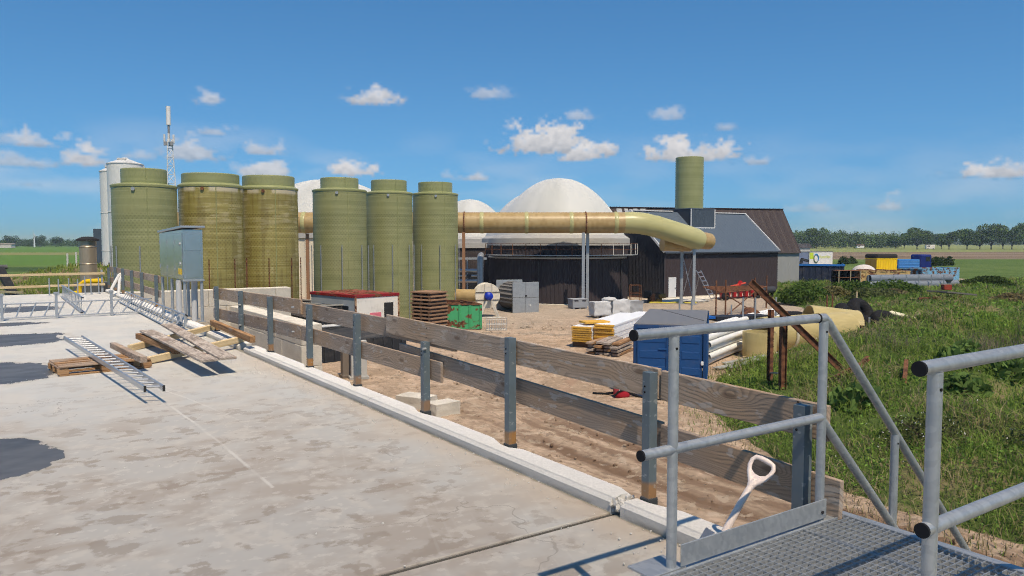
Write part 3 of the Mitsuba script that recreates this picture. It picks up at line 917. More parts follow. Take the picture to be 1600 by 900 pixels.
timber('timber_beam', 'grey timber beam lying across the right end of the pallet', W(10.15, -1.95, .195), W(8.2, -1.78, .185), .095, .09, 'weathered_wood')
timber('timber_beam', 'pale square beam under the planks, the one farther away', W(10.75, -1.62, .05), W(12.45, .22, .165), .1, .1, 'pale_wood')
timber('timber_beam', 'pale square beam under the planks, nearer the pallet', W(8.85, -1.80, .05), W(10.0, .10, .165), .1, .1, 'pale_wood')
timber('timber_beam', 'brown beam with a sawn pale end under the left plank', W(11.6, -1.36, .16), W(9.0, -1.18, .172), .1, .1, 'brown_wood')
timber('timber_beam', 'brown beam lying on the kerb behind the planks', W(12.15, .08, .275), W(9.05, .02, .262), .09, .11, 'brown_wood')
timber('scaffold_plank', 'worn scaffold plank on the left of the pair on the beams', W(11.45, -1.24, .262), W(7.2, -1.09, .238), .24, .034, 'scaffold_wood')
timber('scaffold_plank', 'worn scaffold plank on the right of the pair on the beams', W(12.4, -.72, .262), W(7.28, -.82, .236), .24, .034, 'scaffold_wood')

# things at the far end of the deck
for k, (s, t, h) in enumerate([(27.6, -1.9, .62), (27.55, -1.62, .58), (27.6, -1.3, .6), (27.6, -1.02, .55), (27.5, -.8, .66), (27.4, -.62, .6), (27.6, -.35, .62)]):
    k_ = thing('guard_stake', f'pale steel stake at the far deck end, {ORD[k]} from the left', 'stake', 'stakes at the far end of the deck')
    part(k_, 'bar', tube([W(s, t, .0), W(s + .02, t, h)], .022, 8), 'aluminium', smooth=40)
    part(k_, 'foot', dbox(s - .06, s + .06, t - .06, t + .06, .0, .012, .002), 'galvanised')
for k, (t0, bend) in enumerate(((.05, .0), (.16, .12))):
    single('drain_pipe', tube([W(25.3, t0 - .28 + bend, .03), W(25.5, t0 - .22 + bend, .3), W(25.8, t0 - .05, .55), W(26.2, t0 + .1, .72), W(26.9, t0 + .3, .78)], .05, 10), 'matte',
           'white plastic drain pipe bent over the kerb, ' + ('the left one' if k == 0 else 'the right one'), 'pipe', smooth=40, col=(.66, .66, .64))

# ================================================================ BLOCK WALL AND THINGS BELOW THE DECK
wall = thing('block_wall', 'retaining wall of stacked pale concrete blocks below the green tanks', 'wall')


def blocks(s0, s1, t0, t1, along, courses):
    L = (s1 - s0) if along == 's' else (t1 - t0)
    for c in range(courses):
        x = -.8 if c % 2 else 0.0
        while x < L - .05:
            a, b = max(x, 0), min(x + 1.6, L); x += 1.6
            if b - a < .1: continue
            j = rng.uniform(-.012, .012)
            if along == 's': m = dbox(s0 + a + .006, s0 + b - .006, t0 + j, t1 + j, -3.6 + .8 * c + .004, -3.6 + .8 * (c + 1) - .006, .02)
            else: m = dbox(s0 + j, s1 + j, t0 + a + .006, t0 + b - .006, -3.6 + .8 * c + .004, -3.6 + .8 * (c + 1) - .006, .02)
            part(wall, 'concrete_block', m, 'block_concrete')


blocks(24.0, 34.4, 5.95, 6.75, 's', 3)
blocks(34.45, 35.25, 1.0, 9.0, 't', 4)
# upright concrete slabs
for i, (x, y, w, d, h, a, c, lab) in enumerate([(-6.72, 30.6, .34, .34, 1.5, .5, rgb(122, 112, 102), 'brown grey concrete stub standing in the sand below the railing'),
                                                (-6.12, 30.2, .62, .3, 1.55, .35, rgb(182, 180, 174), 'pale grey upright slab standing in the sand below the railing'),
                                                (-9.75, 33.6, .5, .45, 2.0, .3, rgb(110, 122, 134), 'blue grey upright post block beside the black basin')]):
    key = thing('concrete_slab', lab, 'slab')
    part(key, 'stem', turned(cbox((w, d, h), .012, (0, 0, h / 2 + .03)), a, (x, y, 0)), 'paint', col=c)
    part(key, 'foot', turned(cbox((w * 1.25, d * 1.5, .12), .012, (0, 0, .1)), a, (x, y, 0)), 'paint', col=c * .8)
# rough blocks in the sand by the kerb
for i, (x, y, w, d, h, a, lab) in enumerate([(-3.15, 24.9, 1.15, .75, .42, -.5, 'rough white block in the sand, the larger left one'), (-2.2, 23.9, .95, .6, .42, .75, 'rough white block in the sand, the right one')]):
    m = trimesh.creation.box((w, d, h)).subdivide().subdivide().subdivide()
    v = np.array(m.vertices); n = meshkit.fbm(v * 5 + i * 9, 4, 3) - .5
    v = v + v / np.linalg.norm(v, axis=1, keepdims=True) * n[:, None] * .10
    single('rough_block', turned((v, m.faces), a, (x, y, h / 2 + .03)), 'block_concrete', lab, 'block', smooth=30)

# black lined basin
bas = thing('basin', 'low black basin with a sagging liner below the railing', 'basin')
ba = math.atan2(2.9, 3.3)        # near long side runs from left to right corner
bo = np.array([-8.6, 33.9, .05])
bx = np.array([math.cos(ba), math.sin(ba), 0]); by = np.array([-bx[1], bx[0], 0])


def bw(x, y, z): return bo + bx * x + by * y + ZA * z


BI = np.array([bx, by, ZA])
for name, x0, x1, y0, y1 in (('wall', 0, 4.6, 0, .08), ('wall', 0, 4.6, 5.92, 6.0), ('wall', 0, .08, .082, 5.918), ('wall', 4.52, 4.6, .082, 5.918)):
    part(bas, name, cbox((x1 - x0, y1 - y0, .95), .01, bw((x0 + x1) / 2, (y0 + y1) / 2, .475), BI), 'paint', col=rgb(38, 42, 48))
for k in range(9):
    part(bas, 'rib', cbox((.07, .06, .9), .01, bw(.25 + k * .51, -.032, .47), BI), 'paint', col=rgb(44, 49, 56))
for k in range(11):
    part(bas, 'rib', cbox((.06, .07, .9), .01, bw(4.632, .3 + k * .54, .47), BI), 'paint', col=rgb(44, 49, 56))
xs = np.linspace(.09, 4.51, 40); ys = np.linspace(.09, 5.91, 50); X, Y = np.meshgrid(xs, ys, indexing='ij')
Z = .90 - .22 * np.sin(np.pi * X / 4.6) * np.sin(np.pi * Y / 6) + (nz(X * 3, Y * .8, 1.6, 4) - .5) * .16
part(bas, 'liner', (np.stack([X, Y, Z], -1).reshape(-1, 1, 3)[:, 0] @ BI + bo, grid_faces(40, 50)), 'paint', smooth=True, col=rgb(52, 54, 58))
for y in (5.2, 5.6): part(bas, 'cover_pole', tube([bw(.2, y, 1.02), bw(4.4, y, 1.02)], .05, 8), 'matte', col=(.62, .62, .6), smooth=40)

# black open container behind
opc = thing('open_container', 'black open topped container with pale top rails behind the basin', 'container')
oo = np.array([-10.9, 41.0, .05]); oa = math.atan2(.71, .70)
ox = np.array([math.cos(oa), math.sin(oa), 0]); oy = np.array([-ox[1], ox[0], 0]); OI = np.array([ox, oy, ZA])


def ow(x, y, z): return oo + ox * x + oy * y + ZA * z


for x0, x1, y0, y1 in ((0, 2.4, 0, .06), (0, 2.4, 4.94, 5.0), (0, .06, .062, 4.938), (2.34, 2.4, .062, 4.938), (.062, 2.338, .062, 4.938)):
    part(opc, 'wall' if x1 - x0 < 2.2 or y1 - y0 < 1 else 'floor', cbox((x1 - x0, y1 - y0, 1.9 if not (x1 - x0 < 2.3 and y1 - y0 > 4.8 and x1 - x0 > 1) else .06), .008,
         ow((x0 + x1) / 2, (y0 + y1) / 2, .95 if not (x1 - x0 < 2.3 and y1 - y0 > 4.8 and x1 - x0 > 1) else .1), OI), 'paint', col=rgb(40, 42, 46))
for a, b in ((ow(0, 0, 1.95), ow(2.4, 0, 1.95)), (ow(0, 5, 1.95), ow(2.4, 5, 1.95)), (ow(0, 0, 1.95), ow(0, 5, 1.95)), (ow(2.4, 0, 1.95), ow(2.4, 5, 1.95)), (ow(1.2, 0, 1.95), ow(1.2, 5, 1.95))):
    part(opc, 'top_rail', bar(a, b, .09, .08, .006)[:2], 'paint', col=rgb(165, 163, 155))
for k in range(8):
    part(opc, 'rib', cbox((.08, .06, 1.85), .008, ow(.15 + k * .3, -.032, .94), OI), 'paint', col=rgb(58, 60, 64))

# site cabin with rusty roof
shed = thing('site_cabin', 'white site cabin with a rusty red roof and a pink notice', 'cabin')
so = np.array([-8.55, 41.6, .05]); sx = np.array([.70, .714, 0]); sy = np.array([-.714, .70, 0]); SI = np.array([sx, sy, ZA])


def sw(x, y, z): return so + sx * x + sy * y + ZA * z


part(shed, 'wall', cbox((2.9, .06, 2.35), .004, sw(1.45, .03, 1.2), SI), 'paint', col=rgb(232, 230, 222))
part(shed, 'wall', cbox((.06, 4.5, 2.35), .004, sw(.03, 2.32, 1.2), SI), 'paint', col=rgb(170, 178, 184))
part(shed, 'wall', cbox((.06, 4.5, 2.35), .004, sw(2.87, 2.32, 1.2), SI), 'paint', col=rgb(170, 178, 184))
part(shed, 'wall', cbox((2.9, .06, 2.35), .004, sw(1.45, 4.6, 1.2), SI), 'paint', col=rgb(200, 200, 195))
part(shed, 'roof', cbox((3.0, 4.7, .16), .01, sw(1.45, 2.31, 2.46), SI), 'rusty_paint', col=rgb(140, 30, 40))
for k in range(6):
    part(shed, 'roof_rib', cbox((2.8, .05, .03), .006, sw(1.45, .5 + k * .72, 2.557), SI), 'rusty_paint', col=rgb(160, 110, 90))
part(shed, 'door_opening', cbox((.62, .03, 1.5), .004, sw(2.2, -.018, 1.28), SI), 'matte', col=(.03, .032, .035))
part(shed, 'notice', cbox((.75, .02, .42), .003, sw(1.3, -.012, 1.3), SI), 'clean_paint', col=rgb(215, 120, 135))
for y in (1.2, 2.9):
    part(shed, 'window', cbox((.03, 1.0, .7), .004, sw(-.017, y, 1.55), SI), 'window_glass')
for x in (0, 2.9): part(shed, 'corner_post', cbox((.09, .09, 2.36), .006, sw(x, 0, 1.2), SI), 'rusty_paint', col=rgb(180, 150, 120))

# stack of timber mats
for k in range(13):
    a = -.62 + rng.uniform(-.03, .03)
    z = .16 + k * .208
    key = thing('timber_mat', f'brown timber mat, {ORD[12 - k]} from the top of the tall mat stack', 'mat', 'timber mats in the stack')
    w = rng.uniform(-.04, .04)
    part(key, 'board', turned(cbox((1.55, 1.45, .09), .01, (w, rng.uniform(-.04, .04), z)), a, (-4.72, 43.4, 0)), 'brown_wood' if False else 'paint', col=rgb(*(np.array([150, 118, 92]) * rng.uniform(.75, 1.1))))
    for x in (-.6, 0, .6):
        part(key, 'batten', turned(cbox((.1, 1.42, .1), .006, (x + w, 0, z - .1)), a, (-4.72, 43.4, 0)), 'paint', col=rgb(92, 70, 54))

# green rusty skip
sk = thing('skip', 'green skip with flaking paint and rusty panels', 'skip')
ko = np.array([-4.0, 47.2, .05]); ka = -.06
kx = np.array([math.cos(ka), math.sin(ka), 0]); ky = np.array([-.45, .893, 0]); KI = np.array([kx, np.array([-kx[1], kx[0], 0]), ZA])


def kw(x, y, z): return ko + kx * x + ky * y + ZA * z


part(sk, 'front_panel', cbox((2.1, .06, 1.5), .008, kw(1.05, .03, .8), KI), 'rusty_paint', col=rgb(75, 168, 115))
for a, b in ((kw(.03, .07, 0), kw(.03, 3.2, 0)), (kw(2.07, .07, 0), kw(2.07, 3.2, 0)), (kw(.07, 3.2, 0), kw(2.03, 3.2, 0))):
    part(sk, 'side_panel', bar(a + ZA * .8, b + ZA * .8, .06, 1.5, .006)[:2], 'rust')
part(sk, 'floor', bar(kw(1.05, .1, .08), kw(1.05, 3.15, .08), 1.95, .06, .004)[:2], 'rust')
for x in (.04, .72, 1.38, 2.06):
    part(sk, 'rib', cbox((.13, .08, 1.52), .01, kw(x, -.042, .8), KI), 'rusty_paint', col=rgb(70, 160, 108))
for a, b in ((kw(0, 0, 1.59), kw(2.1, 0, 1.59)), (kw(0, 0, 1.59), kw(0, 3.2, 1.62)), (kw(2.1, 0, 1.59), kw(2.1, 3.2, 1.62)), (kw(0, 3.2, 1.6), kw(2.1, 3.2, 1.6))):
    part(sk, 'rim', bar(a, b, .11, .09, .008)[:2], 'rust')

# wire basket and scraps beside the skip
wb = thing('wire_basket', 'grey wire basket on the sand beside the green skip', 'basket')
for i in range(9):
    x = -1.55 + i * .15
    part(wb, 'wire', tube([(x, 46.6, .75), (x, 46.6, .08), (x, 47.5, .08), (x, 47.5, .75)], .012, 5), 'galvanised')
for z in (.1, .42, .75):
    part(wb, 'hoop', tube([(-1.57, 46.58, z), (-.33, 46.58, z), (-.33, 47.52, z), (-1.57, 47.52, z), (-1.57, 46.58, z)], .014, 5), 'galvanised')

# fan with motor, tied to the last tank by a duct
fan = thing('fan', 'cream radial fan with a blue motor on an A stand', 'fan')
fc = np.array([-1.75, 54.9, 1.62])


def cyl_y(c, r0, r1, y0, y1, n=32):
    return tube([(c[0], c[1] + y0, c[2]), (c[0], c[1] + y1, c[2])], [r0, r1], n)


fd = np.array([.26, -.966, 0]); fs = np.array([.966, .26, 0])
part(fan, 'housing', tube([fc - fd * .95, fc - fd * .9, fc - fd * .02, fc], [.86, .92, .92, .90], 40), 'paint', smooth=40, col=rgb(222, 214, 196))
part(fan, 'motor', tube([fc + fd * .05, fc + fd * .1, fc + fd * .5, fc + fd * .58], [.2, .26, .26, .14], 20), 'clean_paint', smooth=40, col=rgb(22, 52, 170))
for k in range(5): part(fan, 'cooling_fin', tube([fc + fd * (.14 + .08 * k), fc + fd * (.16 + .08 * k)], .285, 20), 'clean_paint', smooth=40, col=rgb(22, 52, 170))
for z in (.26, -.3): part(fan, 'cross_bar', bar(fc + fd * .03 - fs * .9 + ZA * z, fc + fd * .03 + fs * .9 + ZA * z, .05, .05)[:2], 'paint', col=rgb(90, 88, 84))
for x in (-.25, .3): part(fan, 'cross_bar', bar(fc + fd * .03 + fs * x - ZA * .86, fc + fd * .03 + fs * x + ZA * .86, .05, .05, .003, fs)[:2], 'paint', col=rgb(190, 184, 170))
for sg in (-1, 1):
    for dd in (.02, .55):
        part(fan, 'stand_leg', bar(fc + fd * dd + fs * sg * .2 - ZA * .35, fc + fd * dd + fs * sg * .72 - ZA * 1.56, .12, .06, .004, fd)[:2], 'paint', col=rgb(205, 200, 188))
part(fan, 'stand_base', bar(fc - fs * .95 - ZA * 1.55 + fd * .3, fc + fs * .95 - ZA * 1.55 + fd * .3, .7, .06)[:2], 'paint', col=rgb(180, 174, 160))
part(fan, 'inlet_duct', tube([fc - fd * .45 - fs * .5, fc - fd * .45 - fs * 2.6 + np.array([0, 1.0, 0])], .45, 24), 'duct_tan', smooth=40)

# louvred half round unit with a panelled front
lv = thing('louvred_unit', 'grey louvred drum unit with a four part steel front', 'machine')
la = np.array([.05, 58.2, 0]); lb = np.array([2.08, 58.9, 0]); lx = (lb - la) / np.linalg.norm(lb - la); ly = np.array([-lx[1], lx[0], 0]); LI = np.array([lx, ly, ZA])
lyd = np.array([-.42, .907, 0])


def lw(x, y, z): return la + lx * x + lyd * y + ZA * z


for i, (x0, x1) in enumerate(((.0, 1.06), (1.08, 2.14))):
    for z0, z1 in ((.06, 1.22), (1.25, 2.42)):
        part(lv, 'front_panel', cbox((x1 - x0, .05, z1 - z0), .006, lw((x0 + x1) / 2, 0, (z0 + z1) / 2), LI), 'galvanised')
part(lv, 'handle', cbox((.16, .06, .12), .01, lw(1.07, -.05, 1.36), LI), 'matte', col=(.04, .04, .045))
part(lv, 'latch', cbox((.12, .05, .16), .01, lw(1.42, -.045, .62), LI), 'matte', col=(.6, .6, .58))
part(lv, 'drum', tube([lw(1.07, .1, 1.22), lw(1.07, 3.0, 1.22)], 1.1, 40), 'paint', smooth=40, col=rgb(75, 72, 68))
for k in range(14):
    a = math.radians(-20 + k * 17)
    nrm = -lx * math.cos(a) * 1.0 + ZA * math.sin(a); nrm = nrm / np.linalg.norm(nrm)
    p = lw(1.07, .1, 1.22) + nrm * 1.12; q = lw(1.07, 3.0, 1.22) + nrm * 1.12
    part(lv, 'louvre', bar(p, q, .16, .025, .004, nrm + ZA * .5)[:2], 'paint', col=rgb(128, 124, 118))
part(lv, 'back_panel', cbox((2.2, .06, 2.45), .006, lw(1.07, 3.05, 1.24), LI), 'galvanised')
part(lv, 'base_rail', bar(lw(.1, .1, .08), lw(.1, 3.0, .08), .1, .12)[:2], 'paint', col=rgb(60, 58, 56))
part(lv, 'base_rail', bar(lw(2.0, .1, .08), lw(2.0, 3.0, .08), .1, .12)[:2], 'paint', col=rgb(60, 58, 56))


# ================================================================ FIBREGLASS TANKS
TK = [(-18.45, 38.5, 1.50, 8.31, 1.06, 9.12, 'g', 'large dark green fibreglass tank at the left, beside the white silos'),
      (-16.17, 41.2, 1.63, 8.5, 1.46, 9.1, 'y', 'yellow stained fibreglass tank, the left of the two yellow ones'),
      (-13.95, 44.0, 1.60, 8.56, 1.44, 9.22, 'y', 'yellow stained fibreglass tank, the right of the two yellow ones'),
      (-10.9, 48.5, 1.66, 8.75, 1.18, 9.5, 'g', 'green fibreglass tank just right of the open gap in the row'),
      (-8.5, 53.0, 1.60, 8.88, 1.22, 9.72, 'g', 'green fibreglass tank in the middle of the right hand three'),
      (-5.6, 56.0, 1.64, 9.0, 1.24, 9.8, 'g', 'green fibreglass tank at the right end of the row, beside the fan')]
for x, y, r, h, rn, hn, kind, lab in TK:
    t = thing('fibreglass_tank', lab, 'tank', 'fibreglass tanks in the row')
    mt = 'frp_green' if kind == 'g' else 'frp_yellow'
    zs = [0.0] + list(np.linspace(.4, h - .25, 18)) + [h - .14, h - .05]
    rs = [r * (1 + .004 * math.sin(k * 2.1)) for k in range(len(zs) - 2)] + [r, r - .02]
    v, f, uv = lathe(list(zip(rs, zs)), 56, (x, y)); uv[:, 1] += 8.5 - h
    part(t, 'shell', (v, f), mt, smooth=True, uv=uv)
    part(t, 'rim', lathe([(r - .05, h - .13), (r + .035, h - .12), (r + .04, h - .03), (r - .02, h + .02), (rn, h + .09)], 56, (x, y))[:2], 'frp_neck', smooth=30)
    part(t, 'neck', lathe([(rn, h + .05), (rn, hn - .04), (rn - .03, hn), (rn - .09, hn), (rn - .1, hn - .25), (0, hn - .25)], 48, (x, y))[:2], 'frp_neck', smooth=30)
    for k in range(8):
        a = 2 * math.pi * (k + .35) / 8
        part(t, 'stay_rod', tube([(x + (r + .1) * math.cos(a), y + (r + .1) * math.sin(a), 0), (x + (r + .1) * math.cos(a), y + (r + .1) * math.sin(a), 5.3 if kind == 'g' else 4.6)], .03, 6), 'galvanised' if kind == 'g' else 'rust', smooth=60)
    a = -1.45
    part(t, 'lifting_lug', disc_at((x + (r + .05) * math.cos(a), y + (r + .05) * math.sin(a), h - .25), (math.cos(a), math.sin(a), 0), .09, .04), 'galvanised' if kind == 'g' else 'rust')
    a = -1.05
    part(t, 'seam_strip', tube([(x + (r + .004) * math.cos(a), y + (r + .004) * math.sin(a), z) for z in (0, h - .14)], .022, 6), 'frp_neck', smooth=60)
    if kind == 'g':
        part(t, 'seam_strip', tube([(x + (rn + .004) * math.cos(a), y + (rn + .004) * math.sin(a), z) for z in (h + .07, hn)], .02, 6), 'frp_neck', smooth=60)

# white silos on legs
for (x, y, r, z0, z1, lab) in ((-30.2, 60.0, 1.28, 3.6, 11.55, 'white cylindrical silo with a capped cone roof, the front one'), (-31.95, 61.5, .95, 3.6, 11.1, 'narrow white silo at the far left behind the front silo')):
    t = thing('silo', lab, 'silo', None)
    part(t, 'shell', lathe([(r, z0), (r, z1)], 40, (x, y))[:2], 'clean_paint', smooth=True, col=(.70, .715, .70))
    part(t, 'roof', lathe([(r + .04, z1 - .05), (r + .04, z1 + .02), (.25, z1 + .42), (.22, z1 + .5), (0, z1 + .5)], 40, (x, y))[:2], 'paint', smooth=30, col=(.62, .63, .62))
    part(t, 'cone', lathe([(r, z0), (.3, z0 - 1.6), (0, z0 - 1.6)], 32, (x, y))[:2], 'paint', smooth=30, col=(.55, .56, .56))
    for z in (z0 + 1.2, z0 + 4.2): part(t, 'ring_seam', lathe([(r, z - .05), (r + .03, z), (r, z + .05)], 40, (x, y))[:2], 'paint', smooth=30, col=(.6, .61, .6))
    for k in range(4):
        a = k * math.pi / 2 + .6
        part(t, 'leg', bar((x + r * math.cos(a), y + r * math.sin(a), 0), (x + r * math.cos(a), y + r * math.sin(a), z0 + .3), .16, .16)[:2], 'paint', col=rgb(90, 95, 98))
    part(t, 'vent', tube([(x - .3, y - .5, z1 + .35), (x + .35, y - .55, z1 + .3)], .1, 8), 'paint', col=(.5, .48, .44), smooth=40)
    part(t, 'fill_pipe', tube([(x + r * .75, y + r * .8, 1), (x + r * .75, y + r * .8, z1)], .07, 8), 'paint', col=(.6, .6, .6), smooth=40)

# dark blue grey shed behind the silos
single('storage_shed', cbox((5.5, 9, 6.7), .02, (-35.6, 74.5, 3.35)), 'paint', 'blue grey flat roofed shed behind the white silos', 'shed', col=rgb(72, 86, 100))

# lattice mast
mast = thing('radio_mast', 'white lattice radio mast with panel antennas behind the tanks', 'mast')
mx, my = -66.8, 150.0
for a in (0, 2.094, 4.188):
    c, s_ = math.cos(a + .4), math.sin(a + .4)
    part(mast, 'leg', tube([(mx + 1.75 * c, my + 1.75 * s_, 0), (mx + .55 * c, my + .55 * s_, 25.4)], [.13, .09], 6), 'paint', col=(.72, .73, .74))
    a2 = a + 2.094; c2, s2 = math.cos(a2 + .4), math.sin(a2 + .4)
    n = 15
    for k in range(n):
        f0, f1 = k / n, (k + 1) / n
        r0, r1 = 1.75 - 1.2 * f0, 1.75 - 1.2 * f1
        part(mast, 'brace', tube([(mx + r0 * c, my + r0 * s_, 25.4 * f0), (mx + r1 * c2, my + r1 * s2, 25.4 * f1)], .06, 5), 'paint', col=(.7, .71, .72))
        part(mast, 'brace', tube([(mx + r1 * c, my + r1 * s_, 25.4 * f1), (mx + r1 * c2, my + r1 * s2, 25.4 * f1)], .05, 5), 'paint', col=(.7, .71, .72))
part(mast, 'spine', tube([(mx, my, 25), (mx, my, 31.6)], .22, 8), 'paint', col=(.25, .25, .26), smooth=40)
part(mast, 'antenna', tube([(mx, my, 28.2), (mx, my, 31.8)], .42, 14), 'paint', col=(.8, .8, .8), smooth=40)
for k in range(3):
    a = k * 2.094 + .9
    part(mast, 'antenna_panel', cbox((.35, .25, 1.7), .04, (mx + .95 * math.cos(a), my + .95 * math.sin(a), 25.6)), 'paint', col=(.72, .72, .72))
    part(mast, 'radio_unit', cbox((.5, .4, .8), .04, (mx + .7 * math.cos(a + .8), my + .7 * math.sin(a + .8), 24.6)), 'paint', col=(.3, .31, .33))


# ================================================================ DIGESTER TANKS WITH DOMES
def ribbed_round(x, y, R_, z0, z1, n, a0=0, a1=2 * math.pi, d=.06):
    prof = []
    for k in range(n):
        for q, w in ((0, 0), (.5, 0), (.62, 1), (.88, 1)):
            prof.append((a0 + (a1 - a0) * (k + q) / n, R_ + d * w))
    prof.append((a1, R_)); pr_ = np.array(prof)
    v = np.stack([np.stack([x + pr_[:, 1] * np.cos(pr_[:, 0]), y + pr_[:, 1] * np.sin(pr_[:, 0]), np.full(len(pr_), z)], -1) for z in (z0, z1)], 1).reshape(-1, 3)
    return v, grid_faces(len(pr_), 2)


def dome_profile(R_, z0, h, n=26, p=1.25):
    hs = np.linspace(0, 1, n) ** .8
    return [(R_ * math.sqrt(max(1 - q ** p, 0)), z0 + h * q) for q in hs]


DG = [(4.4, 72.2, 6.45, 5.5, 11.5, rgb(60, 54, 57), 'round dark clad digester with a white dome, nearest, behind the long duct'),
      (2.9, 96.0, 6.5, 5.6, 11.75, rgb(64, 58, 60), 'white domed digester half hidden behind the nearest dome'),
      (-6.4, 115.0, 6.6, 5.6, 11.9, rgb(64, 58, 60), 'low white domed digester between the tanks and the nearest dome'),
      (-20.6, 86.0, 10.2, 6.2, 12.5, rgb(214, 206, 186), 'wide cream walled digester with a flat white dome behind the green tanks')]
for i, (x, y, R_, zw, zt, wc, lab) in enumerate(DG):
    t = thing('digester', lab, 'tank', 'domed digesters')
    part(t, 'wall', ribbed_round(x, y, R_, 0, zw - .25, 110 if i == 0 else 70), 'cladding', col=wc)
    part(t, 'rim', lathe([(R_ + .05, zw - .32), (R_ + .22, zw - .3), (R_ + .2, zw + .32), (R_ - .25, zw + .62), (R_ - .6, zw + .6)], 80, (x, y))[:2], 'paint', smooth=30, col=(.42, .42, .405))
    v, f, uv = lathe(dome_profile(R_ - .2, zw + .3, zt - zw - .3), 96, (x, y))
    th = np.arctan2(v[:, 1] - y, v[:, 0] - x); k = (np.abs(np.sin(th * 12)) ** .3)
    rad = np.hypot(v[:, 0] - x, v[:, 1] - y) / R_
    v = v + (k * .018 * np.clip(rad * 2, 0, 1))[:, None] * np.array([0, 0, 1])
    part(t, 'dome', (v, f), 'membrane', smooth=True, uv=uv)
    if i == 0:
        for a0, a1, z in ((-2.75, -.2, 4.30),):
            n = 40; aa = np.linspace(a0, a1, n)
            ring = lambda r, z: np.stack([x + r * np.cos(aa), y + r * np.sin(aa), np.full(n, z)], -1)
            vv = np.stack([ring(R_ + .1, z), ring(R_ + .1, z + .07), ring(R_ + .95, z + .07), ring(R_ + .95, z)], 1).reshape(-1, 3)
            part(t, 'walkway', (vv, grid_faces(n, 4, True)), 'galvanised')
            for k in range(15):
                a = a0 + (a1 - a0) * k / 14; p = (x + (R_ + .92) * math.cos(a), y + (R_ + .92) * math.sin(a), z)
                part(t, 'railing_post', tube([p, (p[0], p[1], z + 1.05)], .035, 6), 'rust' if k < 10 else 'paint', **({} if k < 10 else {'col': (.7, .7, .68)}))
            for zz in (z + .55, z + 1.05):
                part(t, 'railing_bar', tube([(x + (R_ + .92) * math.cos(a), y + (R_ + .92) * math.sin(a), zz) for a in np.linspace(a0, a1, 30)], .022, 5), 'rust')
        part(t, 'pipe_ring', tube([(x + (R_ + .25) * math.cos(a), y + (R_ + .25) * math.sin(a), 4.12) for a in np.linspace(-2.9, -.5, 40)], .1, 8), 'galvanised', smooth=40)
        part(t, 'plinth', lathe([(R_ + .25, 0), (R_ + .25, .14), (R_, .14)], 80, (x, y))[:2], 'block_concrete')
        for a in (-1.25, -1.9, -.6):
            part(t, 'wall_strut', tube([(x + (R_ + .14) * math.cos(a), y + (R_ + .14) * math.sin(a), .1), (x + (R_ + .14) * math.cos(a), y + (R_ + .14) * math.sin(a), 4.2)], .06, 6), 'paint', col=rgb(50, 50, 54))

# pump house left of the nearest digester
ph = thing('pump_house', 'low dark clad pump house with a white roof behind the fan', 'building')
part(ph, 'wall', sheet([(-9, 72, 0), (-2.2, 72, 0), (-2.2, 72, 4.9), (-9, 72, 4.9)], 34, .05), 'paint', col=rgb(66, 60, 62))
part(ph, 'wall', cbox((6.7, 5, 4.9), .01, (-5.6, 74.6, 2.45)), 'paint', col=rgb(60, 56, 58))
part(ph, 'roof', cbox((7.2, 5.6, .5), .02, (-5.6, 74.6, 5.16)), 'paint', col=(.42, .42, .405))
part(ph, 'opening', cbox((3.2, .06, 2.4), .01, (-4.6, 71.9, 1.5)), 'matte', col=(.02, .022, .025))
pm = thing('pipe_manifold', 'bright steel pipes on a frame beside the dark digester', 'pipes')
for z in (3.0, 2.55, 2.1): part(pm, 'pipe', tube([(-5.2, 66.5, z), (-2.6, 66.5, z)], .16 if z != 2.55 else .1, 12), 'aluminium', smooth=40)
for x in (-5.0, -3.9): part(pm, 'upright', bar((x, 66.6, 0), (x, 66.6, 4.0), .12, .12)[:2], 'galvanised')
part(pm, 'riser', tube([(-2.75, 66.2, 0), (-2.75, 66.2, 3.9), (-2.75, 66.6, 4.25), (-2.75, 68, 4.3)], .28, 14), 'galvanised', smooth=50)
part(pm, 'valve', tube([(-3.75, 66.1, 2.55), (-3.75, 66.45, 2.55)], .2, 12), 'matte', col=(.05, .05, .055), smooth=40)
part(pm, 'beam', bar((-6.2, 66.6, 4.05), (-2.2, 66.6, 4.05), .16, .2)[:2], 'galvanised')

# ================================================================ LONG DUCT
du = thing('duct', 'long tan fibreglass air duct on steel columns, bending down to the right', 'duct')
dz = 7.1
xs = np.linspace(-30, 9.3, 26)
part(du, 'straight_run', tube([(x, 63.5, dz) for x in xs], .86, 40), 'duct_tan', smooth=40)
for x in (-17.2, -13.4, -9.7, -6, -2.5, 1.2, 4.9, 8.6):
    part(du, 'joint_band', tube([(x - .16, 63.5, dz), (x - .1, 63.5, dz), (x + .1, 63.5, dz), (x + .16, 63.5, dz)], [.862, .90, .90, .862], 40), 'frp_pale', smooth=40)
part(du, 'bend', tube([(9.3, 63.5, 7.1), (9.9, 63.5, 7.1), (10.7, 63.6, 7.05), (11.3, 63.75, 6.95), (12.0, 64.0, 6.8), (15.0, 65.6, 6.0), (15.9, 66.15, 5.74), (16.2, 66.4, 5.66)], [.87, .9, .9, .9, .9, .92, .92, .84], 40), 'frp_pale', smooth=40)
for p, q in (((11.0, 63.68, 7.0), (11.15, 63.72, 6.975)), ((12.0, 64.0, 6.8), (12.12, 64.06, 6.77))):
    part(du, 'joint_band', tube([p, q], .925, 40), 'frp_pale', smooth=40)
part(du, 'end_piece', tube([(15.7, 66.1, 5.8), (16.7, 66.75, 5.62), (17.3, 67.2, 5.55), (17.45, 67.35, 5.53)], [.7, .74, .72, .55], 32), 'duct_tan', smooth=40)
part(du, 'under_duct', tube([(13.0, 66.2, 5.25), (15.6, 66.9, 5.2)], .55, 24), 'duct_tan', smooth=40)
